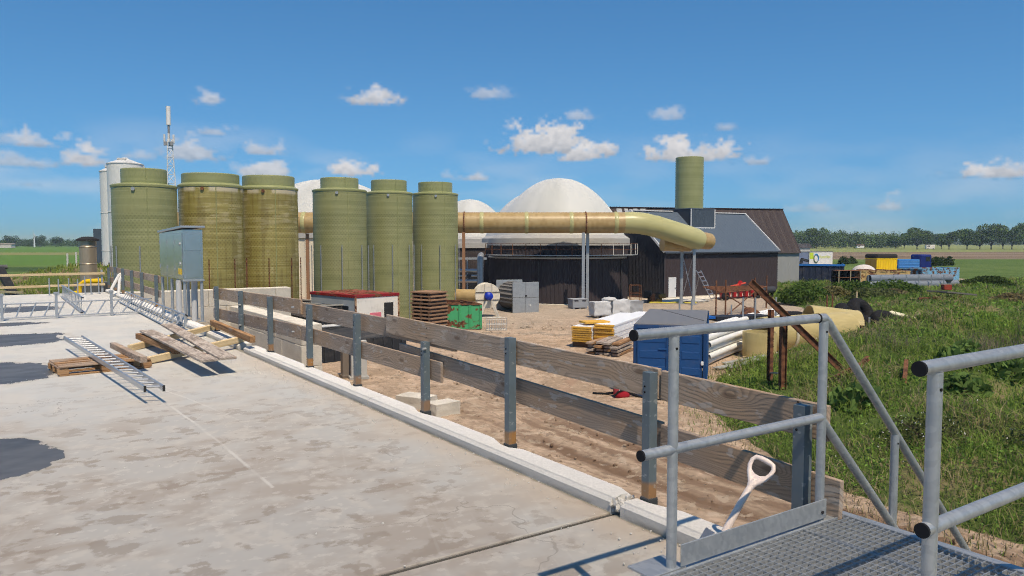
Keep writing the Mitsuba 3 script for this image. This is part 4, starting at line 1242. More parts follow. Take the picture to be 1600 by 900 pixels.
for x, y, top in ((-3.95, 62.4, 6.3), (-17.0, 63.5, 6.2)):
    part(du, 'column', bar((x, y, 0), (x, y, top), .24, .24)[:2], 'paint', col=rgb(150, 112, 84))
for x, y, top in ((5.85, 62.6, 6.25), (6.35, 64.2, 6.25), (14.95, 67.2, 5.0), (15.75, 66.0, 5.0)):
    part(du, 'column', join(bar((x, y - .1, 0), (x, y - .1, top), .24, .02)[:2], bar((x, y + .1, 0), (x, y + .1, top), .24, .02)[:2], bar((x, y, 0), (x, y, top), .02, .18)[:2]), 'galvanised')
    part(du, 'column_foot', cbox((.5, .5, .06), .005, (x, y, .09)), 'galvanised')
for x in (-3.95, 6.1): part(du, 'hoop', tube([(x - .05, 63.5, dz), (x + .05, 63.5, dz)], .92, 40), 'rust', smooth=40)
for a, b in (((14.95, 67.2, .3), (15.75, 66.0, 4.6)), ((15.75, 66.0, .3), (14.95, 67.2, 4.6))): part(du, 'brace', tube([a, b], .03, 6), 'galvanised')

# ================================================================ BARNS
def Wb(o, s, t, z): return np.array([o[0], o[1], 0]) + UA * s + VA * t + ZA * z


brown = rgb(64, 55, 57); slate = rgb(84, 97, 112); A1 = (14.4, 72.0)
b1 = thing('barn', 'dark brown clad barn with a blue grey roof and a chimney stack', 'barn')
LB, DB, ez, rz = 16.8, 9.0, 4.6, 8.55
part(b1, 'front_wall', sheet([Wb(A1, 0, 0, 0), Wb(A1, 0, LB, 0), Wb(A1, 0, LB, ez), Wb(A1, 0, 0, ez)], 34, .03), 'cladding', col=brown)
part(b1, 'back_wall', sheet([Wb(A1, DB, LB, 0), Wb(A1, DB, 0, 0), Wb(A1, DB, 0, ez), Wb(A1, DB, LB, ez)], 40, .035), 'cladding', col=brown)
for t_, flip in ((0, 1), (LB, 0)):
    m = sheet([Wb(A1, DB, t_, 0), Wb(A1, 0, t_, 0), Wb(A1, 0, t_, ez), Wb(A1, DB, t_, ez)] if flip else [Wb(A1, 0, t_, 0), Wb(A1, DB, t_, 0), Wb(A1, DB, t_, ez), Wb(A1, 0, t_, ez)], 45, .035)
    part(b1, 'gable_wall', m, 'cladding', col=rgb(58, 58, 64))
    n = 45; rows = []
    for k in range(n + 1):
        for q, w in ((0, 0), (.5, 0), (.6, 1), (.9, 1)):
            s = min((k + q) / n, 1) * DB
            rows.append((s, w)); 
            if k == n: break
    out = -1 if t_ == 0 else 1
    vv = []
    for s, w in rows:
        zt = ez + (rz - ez) * (1 - abs(s - DB / 2) / (DB / 2))
        vv += [Wb(A1, s, t_ + out * .035 * w, ez), Wb(A1, s, t_ + out * .035 * w, max(zt, ez + .01))]
    part(b1, 'gable_top', (np.array(vv), grid_faces(len(rows), 2)), 'cladding', col=rgb(58, 60, 68))
ov = .18
part(b1, 'roof_front', sheet([Wb(A1, -ov, -ov, ez - .12), Wb(A1, -ov, LB + ov, ez - .12), Wb(A1, DB / 2, LB + ov, rz), Wb(A1, DB / 2, -ov, rz)], 34, .03), 'cladding', col=slate)
part(b1, 'roof_back', sheet([Wb(A1, DB + ov, LB + ov, ez - .12), Wb(A1, DB + ov, -ov, ez - .12), Wb(A1, DB / 2, -ov, rz), Wb(A1, DB / 2, LB + ov, rz)], 84, .035), 'cladding', col=slate)
part(b1, 'eave_gutter', bar(Wb(A1, -ov - .08, -ov, ez - .15), Wb(A1, -ov - .08, LB + ov, ez - .15), .18, .14)[:2], 'cladding', col=rgb(60, 66, 74))
for t_ in (-ov - .03, LB + ov + .03):
    for s_ in (-ov, DB + ov):
        part(b1, 'verge_trim', bar(Wb(A1, s_, t_, ez - .06), Wb(A1, DB / 2, t_, rz + .08), .12, .22)[:2], 'cladding', col=(.62, .63, .64))
part(b1, 'ridge_trim', bar(Wb(A1, DB / 2, -ov, rz + .09), Wb(A1, DB / 2, 5.6, rz + .09), .3, .1)[:2], 'cladding', col=(.62, .63, .64))
part(b1, 'ridge_trim', bar(Wb(A1, DB / 2, 10.4, rz + .09), Wb(A1, DB / 2, LB + ov, rz + .09), .3, .1)[:2], 'cladding', col=(.62, .63, .64))
for t_ in (0, LB): part(b1, 'corner_trim', bar(Wb(A1, -.03, t_, 0), Wb(A1, -.03, t_, ez - .2), .12, .12)[:2], 'cladding', col=rgb(70, 66, 70))
q = part(b1, 'door', bar(Wb(A1, -.055, .5, 1.12), Wb(A1, -.055, 1.5, 1.12), .05, 2.05)[:2], 'cladding', col=(.66, .68, .70))
part(q, 'handle', disc_at(Wb(A1, -.1, 1.38, 1.1), UA, .05, .03), 'matte', col=(.05, .05, .05))
part(b1, 'plinth', bar(Wb(A1, -.04, -.05, .12), Wb(A1, -.04, LB, .12), .09, .24)[:2], 'block_concrete')
# dormer under the chimney
d0_, d1_, ds = 6.4, 9.95, 2.7
part(b1, 'dormer_front', sheet([Wb(A1, ds, d0_, 6.85), Wb(A1, ds, d1_, 6.85), Wb(A1, ds, d1_, 8.85), Wb(A1, ds, d0_, 8.85)], 18, .03), 'cladding', col=slate * .8)
for t_ in (d0_, d1_):
    part(b1, 'dormer_side', (np.array([Wb(A1, ds, t_, 6.8), Wb(A1, ds, t_, 8.85), Wb(A1, 6.5, t_, 8.85), Wb(A1, 6.5, t_, 7.0)]), np.array([[0, 1, 2], [0, 2, 3]])), 'cladding', col=rgb(62, 66, 74))
part(b1, 'dormer_roof', bar(Wb(A1, ds - .05, (d0_ + d1_) / 2, 8.9), Wb(A1, 6.5, (d0_ + d1_) / 2, 8.9), d1_ - d0_ + .1, .09)[:2], 'cladding', col=slate)
for a, b in ((Wb(A1, ds - .06, d0_, 6.95), Wb(A1, ds - .06, d1_, 6.95)),): part(b1, 'dormer_trim', bar(a, b, .1, .12)[:2], 'cladding', col=(.62, .63, .64))
for t_ in (d0_, d1_): part(b1, 'dormer_trim', bar(Wb(A1, ds - .06, t_, 7.0), Wb(A1, ds - .06, t_, 8.86), .1, .1)[:2], 'cladding', col=(.62, .63, .64))
cc = Wb(A1, 4.6, 8.2, 0)
v, f, uv = lathe([(1.44, 8.92), (1.45, 11.5), (1.44, 14.25), (1.38, 14.3), (1.33, 14.25), (1.33, 12.5), (0, 12.5)], 48, (cc[0], cc[1])); uv[:, 1] = 9.0 + .2 * (uv[:, 1] - 9)
part(b1, 'chimney', (v, f), 'frp_neck', smooth=30, label='wide green fibreglass chimney stack')

b2 = thing('barn', 'larger dark brown barn behind, with a steep roof', 'barn')
rA, rB = np.array([12.6, 93.7, 9.7]), np.array([35.1, 99.3, 9.7])
rd = (rB - rA) / np.linalg.norm(rB - rA); rn_ = np.array([rd[1], -rd[0], 0]); rn_ = rn_ / np.linalg.norm(rn_)
hw = 3.9


def W2(l, o, z): return np.array([rA[0], rA[1], 0]) + rd * l + rn_ * o + ZA * z


L2 = np.linalg.norm(rB - rA)
part(b2, 'roof_front', sheet([W2(-4, hw + .3, 4.1), W2(L2, hw + .3, 4.1), W2(L2, 0, 9.7), W2(-4, 0, 9.7)], 26, .03), 'cladding', col=rgb(62, 53, 54))
part(b2, 'roof_back', sheet([W2(L2, -hw - .3, 4.1), W2(-4, -hw - .3, 4.1), W2(-4, 0, 9.7), W2(L2, 0, 9.7)], 90, .04), 'cladding', col=rgb(62, 53, 54))
for l in (-3.9, L2 - .1):
    part(b2, 'gable_wall', (np.array([W2(l, hw, 0), W2(l, -hw, 0), W2(l, -hw, 4.4), W2(l, 0, 9.62), W2(l, hw, 4.4)]), np.array([[0, 1, 2], [0, 2, 3], [0, 3, 4]])), 'cladding', col=rgb(74, 66, 66))
part(b2, 'front_wall', sheet([W2(-3.9, hw, 0), W2(L2 - .1, hw, 0), W2(L2 - .1, hw, 4.4), W2(-3.9, hw, 4.4)], 26, .03), 'cladding', col=rgb(150, 152, 152))
part(b2, 'back_wall', sheet([W2(L2 - .1, -hw, 0), W2(-3.9, -hw, 0), W2(-3.9, -hw, 4.4), W2(L2 - .1, -hw, 4.4)], 60, .04), 'cladding', col=rgb(110, 106, 104))
part(b2, 'ridge_cap', bar(W2(-4, 0, 9.74), W2(L2, 0, 9.74), .4, .1)[:2], 'cladding', col=rgb(64, 58, 60))
for l in (-3.0, -.2, 2.3): part(b2, 'skylight', sheet([W2(l, .95, 8.47), W2(l + 1.8, .9, 8.46), W2(l + 1.8, .12, 9.58), W2(l, .12, 9.58)], 0), 'cladding', col=(.4, .42, .43))

# ================================================================ YARD, RIGHT OF THE DUCT
def crate_like(t, c, size, a, col, slots=3):
    part(t, 'box', turned(cbox(size, .03, (0, 0, size[2] / 2 + .12)), a, c), 'paint', col=col)
    for x in (-size[0] / 2 + .1, 0, size[0] / 2 - .1):
        part(t, 'foot', turned(cbox((.14, size[1], .12), .01, (x, 0, .06)), a, c), 'paint', col=np.asarray(col) * .8)
    part(t, 'rim', turned(cbox((size[0] + .06, size[1] + .06, .08), .02, (0, 0, size[2] + .09)), a, c), 'paint', col=np.asarray(col) * 1.05)


t = thing('plastic_crate', 'grey plastic pallet crate at the foot of the duct columns', 'crate')
crate_like(t, (5.35, 62.0, .05), (1.3, 1.0, .72), .35, rgb(150, 155, 162))
for x in (-.35, .35): part(t, 'slot', turned(cbox((.35, .02, .12), .004, (x, -.512, .7)), .35, (5.35, 62.0, .05)), 'matte', col=(.05, .05, .06))
for (x, y, sx_, sy_, sz_, a, lab) in ((6.35, 54.9, 1.3, 1.1, 1.0, .3, 'wrapped white bale on a pallet, left of the three'), (7.85, 55.9, 1.35, 1.1, 1.05, .25, 'wrapped white bale on a pallet, middle of the three'), (9.05, 57.0, 1.2, 1.1, .9, .25, 'wrapped grey bale on a pallet, right of the three')):
    t = thing('wrapped_bale', lab, 'bale')
    m = trimesh.creation.box((sx_, sy_, sz_)).subdivide().subdivide().subdivide()
    v = np.array(m.vertices); v = v + (meshkit.fbm(v * 4 + x, 4, 3) - .5)[:, None] * v * .42
    part(t, 'wrap', turned((v + [0, 0, sz_ / 2 + .16], m.faces), a, (x, y, .04)), 'paint', col=rgb(205, 207, 208) if 'white' in lab else rgb(165, 168, 172), smooth=40)
    for q in (-.4, 0, .4): part(t, 'pallet_bearer', turned(cbox((.12, 1.1, .13), .01, (q, 0, .07)), a, (x, y, .04)), 'paint', col=rgb(120, 112, 100))
t = thing('wrapped_bale', 'loose white sheet heap on top of the middle bale', 'sheet')
m = trimesh.creation.icosphere(3, .5); v = np.array(m.vertices) * [1.1, .8, .35]; v = v + (meshkit.fbm(v * 4, 4, 6) - .5)[:, None] * v * .8
part(t, 'sheet', (v + [7.1, 55.6, 1.3], m.faces), 'paint', col=rgb(200, 200, 198), smooth=40)

# stacked insulation panels: white skins, yellow foam ends
pd = np.array([.42, .907, 0]); pn = np.array([.907, -.42, 0]); PI_ = np.array([pd, -pn, ZA])
n_p = 0
for stack, (off, count, ln) in enumerate(((0.0, 7, 8.6), (1.08, 8, 8.2))):
    for k in range(count):
        z = .42 + k * .115
        key = thing('insulation_panel', f'white skinned panel with a yellow foam end, {ORD[count - 1 - k]} from the top of the ' + ('left' if stack == 0 else 'right') + ' stack', 'panel', 'insulation panels in the ' + ('left' if stack == 0 else 'right') + ' stack')
        j = rng.uniform(-.08, .08); e = rng.uniform(-.03, .03)
        o = np.array([3.55, 38.9, 0]) + pn * (off + e) + pd * (j + (.3 if stack else 0))
        part(key, 'foam_core', cbox((ln, 1.0, .085), .004, o + pd * ln / 2 + ZA * z, PI_), 'paint', col=rgb(*(np.array([214, 165, 62]) * rng.uniform(.85, 1.05))))
        for dz_ in (-.047, .047): part(key, 'skin', cbox((ln - .25, 1.02, .006), .001, o + pd * (ln / 2 + .12) + ZA * (z + dz_), PI_), 'clean_paint', col=rgb(226, 230, 234))
        part(key, 'skin_edge', cbox((ln - .25, .012, .1), .002, o + pd * (ln / 2 + .12) + pn * .508 + ZA * z, PI_), 'clean_paint', col=rgb(226, 230, 234))
t = thing('insulation_panel', 'short yellow foam panel lying askew on top of the left stack', 'panel')
part(t, 'foam_core', turned(cbox((1.4, .9, .1), .01, (0, 0, 0)), .3, (4.35, 40.0, 1.30)), 'paint', col=rgb(214, 165, 62))
for st in range(2):
    single('bearer_beam', bar(np.array([3.2, 39.6, .2]) + pd * st * 5, np.array([5.4, 38.6, .2]) + pd * st * 5, .2, .3)[:2], 'paint', 'brown bearer beam under the insulation panels, ' + ('front one' if st == 0 else 'rear one'), 'beam', col=rgb(110, 84, 56))

# plank pile in front of the panels
for k in range(16):
    z = .12 + (k // 4) * .17; x = (k % 4) * .42
    o = np.array([3.75, 36.6, 0]) + pn * x + pd * rng.uniform(-.25, .25)
    L = rng.uniform(2.2, 3.2)
    v, f, uv = plank(None, '', o + ZA * z, o + pd * L + pn * rng.uniform(-.1, .1) + ZA * (z + rng.uniform(-.03, .03)), .10, .34, 'x')
    single('pile_plank', (v, f), 'scaffold_wood' if k % 3 else 'brown_wood', f'board in the plank pile before the yellow panels, {ORD[3 - k // 4]} layer down, {ORD[k % 4]} from the left', 'plank', 'boards in the plank pile', uv=uv)

# red and black tool bag with its strap
tb = thing('tool_bag', 'small red and black bag dropped on the sand below the railing', 'bag')
m = trimesh.creation.icosphere(3, .3); v = np.array(m.vertices); v = np.sign(v) * np.abs(v / .3) ** .7 * [.30, .22, .24]
part(tb, 'body', (v + [3.85, 26.5, .26], m.faces), 'paint', smooth=40, col=rgb(175, 28, 48))
part(tb, 'band', tube([(3.55, 26.33, .12), (3.7, 26.27, .3), (3.95, 26.28, .38), (4.14, 26.36, .22)], .035, 8), 'matte', col=(.015, .015, .018), smooth=40)
part(tb, 'strap', tube([(2.9, 27.05, .09), (3.3, 26.9, .1), (3.65, 26.62, .2), (4.1, 26.5, .22), (4.5, 26.3, .09), (5.0, 26.05, .09), (5.25, 26.0, .08)], .045, 8), 'matte', col=(.012, .013, .015), smooth=40)
for q in ((3.75, 26.29, .33), (4.02, 26.3, .36)): part(tb, 'buckle', cbox((.06, .03, .06), .01, q), 'matte', col=(.7, .7, .7))

# blue shipping container with doors towards the deck
ct = thing('shipping_container', 'blue shipping container with a dark flat roof beside the grass bank', 'container')
ca = math.radians(-15.0)
cx = np.array([math.cos(ca), math.sin(ca), 0]); cy = np.array([-cx[1], cx[0], 0]); co = np.array([4.28, 26.55, .05]); CI = np.array([cx, cy, ZA])
cw, cl, chh = 2.44, 6.06, 2.6
blue = rgb(18, 74, 132)


def cb_(x, y, z): return co + cx * x + cy * y + ZA * z


for k, x in enumerate((0, cw)):
    a, b = (cb_(x, cl, .15), cb_(x, 0, .15)) if k == 0 else (cb_(x, 0, .15), cb_(x, cl, .15))
    part(ct, 'side_wall', sheet([a, b, b + ZA * 2.35, a + ZA * 2.35], 22, .036), 'paint', col=blue * .9)
part(ct, 'back_wall', sheet([cb_(cw, cl, .15), cb_(0, cl, .15), cb_(0, cl, 2.5), cb_(cw, cl, 2.5)], 9, .036), 'paint', col=blue)
part(ct, 'roof', cbox((cw - .02, cl - .02, .05), .005, cb_(cw / 2, cl / 2, 2.575), CI), 'paint', col=rgb(108, 110, 114))
part(ct, 'roof_seam', bar(cb_(.55, cl - .3, 2.605), cb_(cw - .1, 1.6, 2.605), .03, .01)[:2], 'matte', col=(.02, .02, .02))
for x in (.04, cw - .04):
    for y in (.04, cl - .04): part(ct, 'corner_post', cbox((.12, .12, 2.58), .01, cb_(x, y, 1.29), CI), 'paint', col=blue * .7)
part(ct, 'roof_beam', cbox((cw, .12, .14), .01, cb_(cw / 2, .05, 2.5), CI), 'paint', col=blue * .8)
part(ct, 'sill', cbox((cw, .12, .16), .01, cb_(cw / 2, .05, .08), CI), 'paint', col=blue * .7)
part(ct, 'door_gap', cbox((.32, .02, 2.22), .002, cb_(1.36, .03, 1.3), CI), 'matte', col=(.012, .013, .016))
for x0, x1 in ((.12, 1.2), (1.55, 2.3)):
    q = part(ct, 'door', cbox((x1 - x0, .045, 2.22), .006, cb_((x0 + x1) / 2, -.03, 1.3), CI), 'paint', col=blue)
    for z in (.45, 1.0, 1.55, 2.1): part(q, 'pressing', cbox((x1 - x0 - .16, .03, .26), .02, cb_((x0 + x1) / 2, -.056, z), CI), 'paint', col=blue)
    for x in (x0 + .01, x1 - .01): part(q, 'edge', cbox((.05, .05, 2.24), .006, cb_(x, -.036, 1.3), CI), 'paint', col=blue * .75)
part(ct, 'lock_rod', tube([cb_(1.12, -.08, .2), cb_(1.12, -.08, 2.4)], .02, 8), 'paint', col=blue * .8, smooth=40)
part(ct, 'handle', bar(cb_(.85, -.1, 1.75), cb_(1.12, -.1, 1.75), .03, .04)[:2], 'paint', col=blue * 1.2)
part(ct, 'padlock', cbox((.09, .06, .14), .02, cb_(2.32, -.09, 1.3), CI), 'clean_paint', col=(.8, .8, .8))

# flat rack with stakes behind the container
fr_ = thing('flat_rack', 'black flat rack with a blue end and thin stakes behind the blue container', 'rack')
for a, b in (((10.2, 38.8, 1.6), (13.2, 39.8, 1.6)), ((10.2, 38.8, .7), (13.2, 39.8, .7))):
    part(fr_, 'beam', bar(a, b, .9, .22)[:2], 'paint', col=rgb(28, 32, 42))
part(fr_, 'end_panel', bar((9.4, 38.55, 1.68), (10.15, 38.8, 1.68), .9, .12)[:2], 'paint', col=rgb(20, 90, 170))
part(fr_, 'end_panel', bar((13.25, 39.8, 1.0), (13.4, 39.85, 1.0), .9, 1.3)[:2], 'paint', col=rgb(20, 90, 170))
for x in (8.3, 8.95, 11.8, 12.5, 13.7):
    part(fr_, 'stake', tube([(x, 38.3 + .33 * (x - 10.2), .0), (x, 38.3 + .33 * (x - 10.2), 2.65)], .045, 6), 'galvanised')
part(fr_, 'beam', bar((8.2, 37.8, .5), (13.8, 39.7, .5), .3, .3)[:2], 'paint', col=rgb(30, 34, 40))

# bundle of white pipes held by stakes
bd = np.array([.50, .866, 0]); bn = np.array([.866, -.50, 0])
for row in range(6):
    for c_ in range(3 if row < 5 else 2):
        o = np.array([8.9, 35.0, 0]) - bd * (.3 + .8 * c_) + bn * (c_ * .29 + (row % 2) * .145) + ZA * (.24 + row * .265)
        L = rng.uniform(11.0, 12.0)
        pts = [o + bd * (L * k / 8 + rng.uniform(-.3, .0) * (k == 0)) + bn * (.9 * (k / 8) ** 2) for k in range(9)]
        key = thing('plastic_pipe', f'white pipe in the bundle by the blue container, {ORD[5 - row]} layer down, {ORD[c_]} across', 'pipe', 'white pipes in the bundle')
        part(key, 'tube', tube(pts, .128, 12, False), 'clean_paint', smooth=40, col=rgb(226, 225, 220))
        part(key, 'bore', tube([pts[0] + bd * .04, pts[0] + bd * .06], .124, 12), 'matte', col=(.2, .2, .19))
for f_ in (1.2, 5.6):
    k = thing('pipe_stake', 'thin steel stake holding the white pipe bundle, ' + ('near one' if f_ < 2 else 'far one'), 'stake')
    o = np.array([8.9, 35.0, 0]) + bd * f_ - bn * .2
    part(k, 'post', tube([o, o + ZA * 2.2], .035, 8), 'galvanised', smooth=40)
    part(k, 'foot', tube([o, o + ZA * .06], .08, 8), 'galvanised')

# ================================================================ GRASS BANK
FOOT = [(60, 5), (12, 9.5), (9.6, 12.3), (8.0, 14.2), (6.9, 15.8), (6.35, 18), (6.0, 21), (5.95, 24), (6.7, 27), (7.9, 30.2), (9.4, 32.6), (11.6, 34.6), (14.2, 36.2), (18, 38.4), (24, 41.5), (33, 46), (45, 52), (90, 62), (90, 5)]
from shapely.geometry import Polygon, Point
import shapely
BANK = Polygon(FOOT)


def bank_h(X, Y):
    pts = shapely.points(X.ravel(), Y.ravel())
    d = shapely.distance(BANK.exterior, pts); d = np.where(shapely.contains(BANK, pts), d, -d).reshape(X.shape)
    r = np.clip(d / 7.0, 0, 1); r = r * r * (3 - 2 * r)
    n1 = nz(X, Y, .16, 11); n2 = nz(X, Y, .6, 12)
    h = r * (1.25 + 2.1 * (n1 - .5) + .9 * (n2 - .5) + .35 * (nz(X, Y, 1.6, 15) - .5)) + .12 * np.clip(d / 1.2, 0, 1)
    # a hollow to the right of the stairs and a dip behind the crest
    h = h - .7 * np.exp(-(((X - 22) / 6) ** 2 + ((Y - 21) / 5) ** 2))
    h = h + .9 * np.exp(-(((X - 17) / 5) ** 2 + ((Y - 33.5) / 3) ** 2)) + .7 * np.exp(-(((X - 31) / 7) ** 2 + ((Y - 42) / 4) ** 2))
    # second rough ground farther back
    back = np.clip((X - (21.5 + .1 * (Y - 44))) / 4, 0, 1) * np.clip((Y - 42) / 5, 0, 1) * np.clip((104 - Y) / 8, 0, 1) * np.clip((92 - X) / 6, 0, 1)
    h2 = .15 + .7 * (nz(X, Y, .13, 31) - .4) + .4 * (n2 - .5)
    for x0, y0, r0, hh in ((26.5, 67.5, 3.6, .35), (32.5, 69.5, 3.5, .45), (37.5, 71, 3.5, .3), (30.5, 59, 4.0, .55), (46, 76, 7, .5), (58, 82, 8, 1.0), (34, 57, 5, .5)):
        h2 = h2 + hh * np.exp(-(((X - x0) / r0) ** 2 + ((Y - y0) / r0) ** 2))
    h2 = np.where(back > 0, h2 * np.minimum(1, back * 1.4), -.5)
    return np.where(d > 0, np.maximum(h, h2 if True else h), np.where(back > .01, h2, -.35 + .02 * np.clip(d, -5, 0)))


struct('grass_bank', height_sheet(4, 92, 5, 106, .5, bank_h), 'bank_soil', 'uneven bank of earth overgrown with grass right of the yard', smooth=True)


def left_h(X, Y):
    q = Y - 30.0
    h = 1.7 + 1.0 * (nz(X, Y, .15, 41) - .5) + .3 * (nz(X, Y, .7, 42) - .5)
    h = h + 1.7 * 1.05 * np.exp(-(((X + 32.5) / 5) ** 2 + ((Y - 57) / 9) ** 2))
    fade = np.clip((X + 120) / 25, 0, 1) * np.clip((95 - Y) / 22, 0, 1) * np.clip((Y - 26) / 3, 0, 1) * np.clip((-17.5 - X - .25 * (Y - 29)) / 3.5, 0, 1)
    return np.where(fade > 0, h * np.minimum(1, fade), -.35)


struct('earth_bank', height_sheet(-122, -14, 24, 97, .75, left_h), 'bank_soil', 'rough grassy bank behind the far left end of the deck', smooth=True)


def sampler(fn, n, xr, yr, falloff, seed, hmin=.06):
    r = np.random.default_rng(seed)
    m = n * 9
    X = r.uniform(*xr, m); Y = r.uniform(*yr, m)
    d = np.hypot(X, Y)
    az_ = np.arctan2(X, Y); keep = (az_ > math.radians(-40)) & (az_ < math.radians(56)) & (r.uniform(0, 1, m) < np.minimum(1, (falloff / d) ** 1.7))
    X, Y = X[keep], Y[keep]
    Z = fn(X, Y); k = Z > hmin
    return X[k][:n], Y[k][:n], Z[k][:n], r


def blades(X, Y, Z, r, hgt, wid, col, lean=.5, bend=.5):
    """bent grass blades: five vertices and three triangles each"""
    n = len(X); a = r.uniform(0, 2 * np.pi, n); la = r.uniform(0, 2 * np.pi, n)
    h = hgt; ln = lean * h * r.uniform(.2, 1.2, n)
    side = np.stack([np.cos(a), np.sin(a), np.zeros(n)], -1) * wid[:, None] / 2
    dr_ = np.stack([np.cos(la), np.sin(la), np.zeros(n)], -1)
    base = np.stack([X, Y, Z - .03], -1)
    mid = base + dr_ * (ln * .35)[:, None] + np.array([0, 0, 1]) * (h * .6)[:, None]
    tip = base + dr_ * (ln * (1 + bend * .6))[:, None] + np.array([0, 0, 1]) * (h * r.uniform(.75, 1.0, n))[:, None]
    v = np.stack([base - side, base + side, mid - side * .75, mid + side * .75, tip], 1).reshape(-1, 3)
    o = (np.arange(n) * 5)[:, None, None]
    f = (np.array([[0, 1, 3], [0, 3, 2], [2, 3, 4]])[None] + o).reshape(-1, 3)
    return v, f, np.repeat(col, 5, 0)


def grass_cols(X, Y, r, dry=.12):
    n = len(X)
    p = nz(X, Y, .22, 51); q = nz(X, Y, .9, 52); d = nz(X, Y, .35, 53)
    c = np.array([.22, .325, .07])[None] * np.ones((n, 1))
    c = c + np.clip((p - .5) * 4, -1, 1)[:, None] * np.array([.055, .06, .008])
    c = c + np.clip((q - .5) * 3, -1, 1)[:, None] * np.array([.03, .03, .01])
    isdry = r.uniform(0, 1, n) < dry * np.clip((d - .44) * 16, .1, 4)
    c[isdry] = np.array([.40, .34, .20]) * r.uniform(.7, 1.15, (isdry.sum(), 1))
    dark = r.uniform(0, 1, n) < .15
    c[dark & ~isdry] *= .62
    return np.clip(c * r.uniform(.75, 1.25, (n, 1)), .01, .6)


def leaf_cloud(pts, r, size, col, up=.35):
    """quads of about "size" at pts with random tilt"""
    n = len(pts); nrm = r.normal(0, 1, (n, 3)) + [0, -.25, up]; nrm /= np.linalg.norm(nrm, axis=1, keepdims=True)
    a = np.cross(nrm, r.normal(0, 1, (n, 3))); a /= np.linalg.norm(a, axis=1, keepdims=True); b = np.cross(nrm, a)
    s = np.asarray(size) * r.uniform(.55, 1.3, n)[:, None]
    v = np.stack([pts - a * s, pts - b * s * .55, pts + a * s, pts + b * s * .55], 1).reshape(-1, 3)
    f = (np.array([[0, 1, 2], [0, 2, 3]])[None] + (np.arange(n) * 4)[:, None, None]).reshape(-1, 3)
    return v, f, np.repeat(col, 4, 0)


X, Y, Z, r = sampler(bank_h, 260000, (4, 92), (7, 104), 15.0, 61)
d = np.hypot(X, Y)
tall = nz(X, Y, .5, 55); k = nz(X, Y, .45, 57) < .66 + .1 * r.uniform(-1, 1, len(X)); X, Y, Z, d, tall = X[k], Y[k], Z[k], d[k], tall[k]
v, f, c = blades(X, Y, Z, r, (.14 + .30 * np.clip(tall * 1.5 - .3, 0, 1)) * r.uniform(.6, 1.35, len(X)) * (1 + .006 * d), .007 + .0009 * d, grass_cols(X, Y, r), .9, .9)
single('grass', (v, f), 'leaf', 'rough uncut grass covering the bank right of the yard', 'grass', kind='stuff', col=c)
X, Y, Z, r = sampler(bank_h, 110000, (4, 92), (7, 104), 15.0, 71)
d = np.hypot(X, Y); patch = nz(X, Y, .7, 72)
k = r.uniform(0, 1, len(X)) < np.clip((patch - .36) * 4, .08, 1); X, Y, Z, d, patch = X[k], Y[k], Z[k], d[k], patch[k]
col = np.array([.165, .275, .058])[None] * r.uniform(.6, 1.45, (len(X), 1)) * np.where(nz(X, Y, .4, 73) > .52, 1.25, .8)[:, None]
v, f, c = leaf_cloud(np.stack([X, Y, Z + r.uniform(.02, .32, len(X)) * np.clip(patch * 2 - .4, .2, 1)], -1), r, (.018 + .0016 * d)[:, None], np.clip(col, .01, .5), .6)
single('ground_cover', (v, f), 'leaf', 'low leafy weeds growing between the grass of the bank', 'weeds', kind='stuff', col=c)
X, Y, Z, r = sampler(left_h, 26000, (-122, -14), (26, 96), 40.0, 62)
d = np.hypot(X, Y)
v, f, c = blades(X, Y, Z, r, .32 * r.uniform(.6, 1.4, len(X)), .02 + .0011 * d, grass_cols(X, Y, r, .3) * [1.1, .95, 1])
single('grass', (v, f), 'leaf', 'rough half dry grass on the bank behind the deck end', 'grass', kind='stuff', col=c)
# sparse blades and weeds along the foot of the bank and on the yard edge
r = np.random.default_rng(63); pts = np.array([BANK.exterior.interpolate(t).coords[0] for t in r.uniform(48, 95, 5200)]) + r.normal(0, .45, (5200, 2))
X, Y = pts[:, 0], pts[:, 1]; k = (Y < 40) & (X > 4.4); X, Y = X[k], Y[k]
v, f, c = blades(X, Y, np.maximum(bank_h(X, Y), .03), r, .22 * r.uniform(.4, 1.3, len(X)), np.full(len(X), .022), grass_cols(X, Y, r, .35))
single('grass', (v, f), 'leaf', 'thin fringe of grass where the bank meets the sand', 'grass', kind='stuff', col=c)


def shrub(name, label, cat, x, y, rx, ry, h, n, size, base, seed, group=None, fn=bank_h, stems=8, z=None):
    r = np.random.default_rng(seed)
    z0 = fn(np.array([x]), np.array([y]))[0] if z is None else z
    z0 = max(z0, 0.0)
    u = r.normal(0, 1, (n, 3)); u /= np.linalg.norm(u, axis=1, keepdims=True); u[:, 2] = np.abs(u[:, 2])
    rad = r.uniform(.35, 1, n) ** .5
    bump = .65 + .75 * meshkit.fbm(u * 2.3 + seed, 3, 2)
    pts = u * (rad * bump)[:, None] * [rx, ry, h] + [x, y, z0]
    col = np.array(base)[None] * r.uniform(.6, 1.4, (n, 1)) * (1 + .5 * (meshkit.fbm(pts * 1.4, 2, 5) - .5))[:, None]
    t = thing(name, label, cat, group)
    v, f, c = leaf_cloud(pts, r, size, np.clip(col, .01, .6))
    part(t, 'leaves', (v, f), 'leaf', col=c)
    st = []
    for k in range(stems):
        a = r.uniform(0, 6.28); q = np.array([math.cos(a) * rx * .6, math.sin(a) * ry * .6, h * r.uniform(.5, .85)])
        st.append(tube([np.array([x, y, z0 - .05]), np.array([x, y, z0]) + q * [.4, .4, .55], np.array([x, y, z0]) + q], [.02 + .012 * h, .014 + .006 * h, .006], 5, False))
    part(t, 'stem', join(*st), 'bark')
    return t


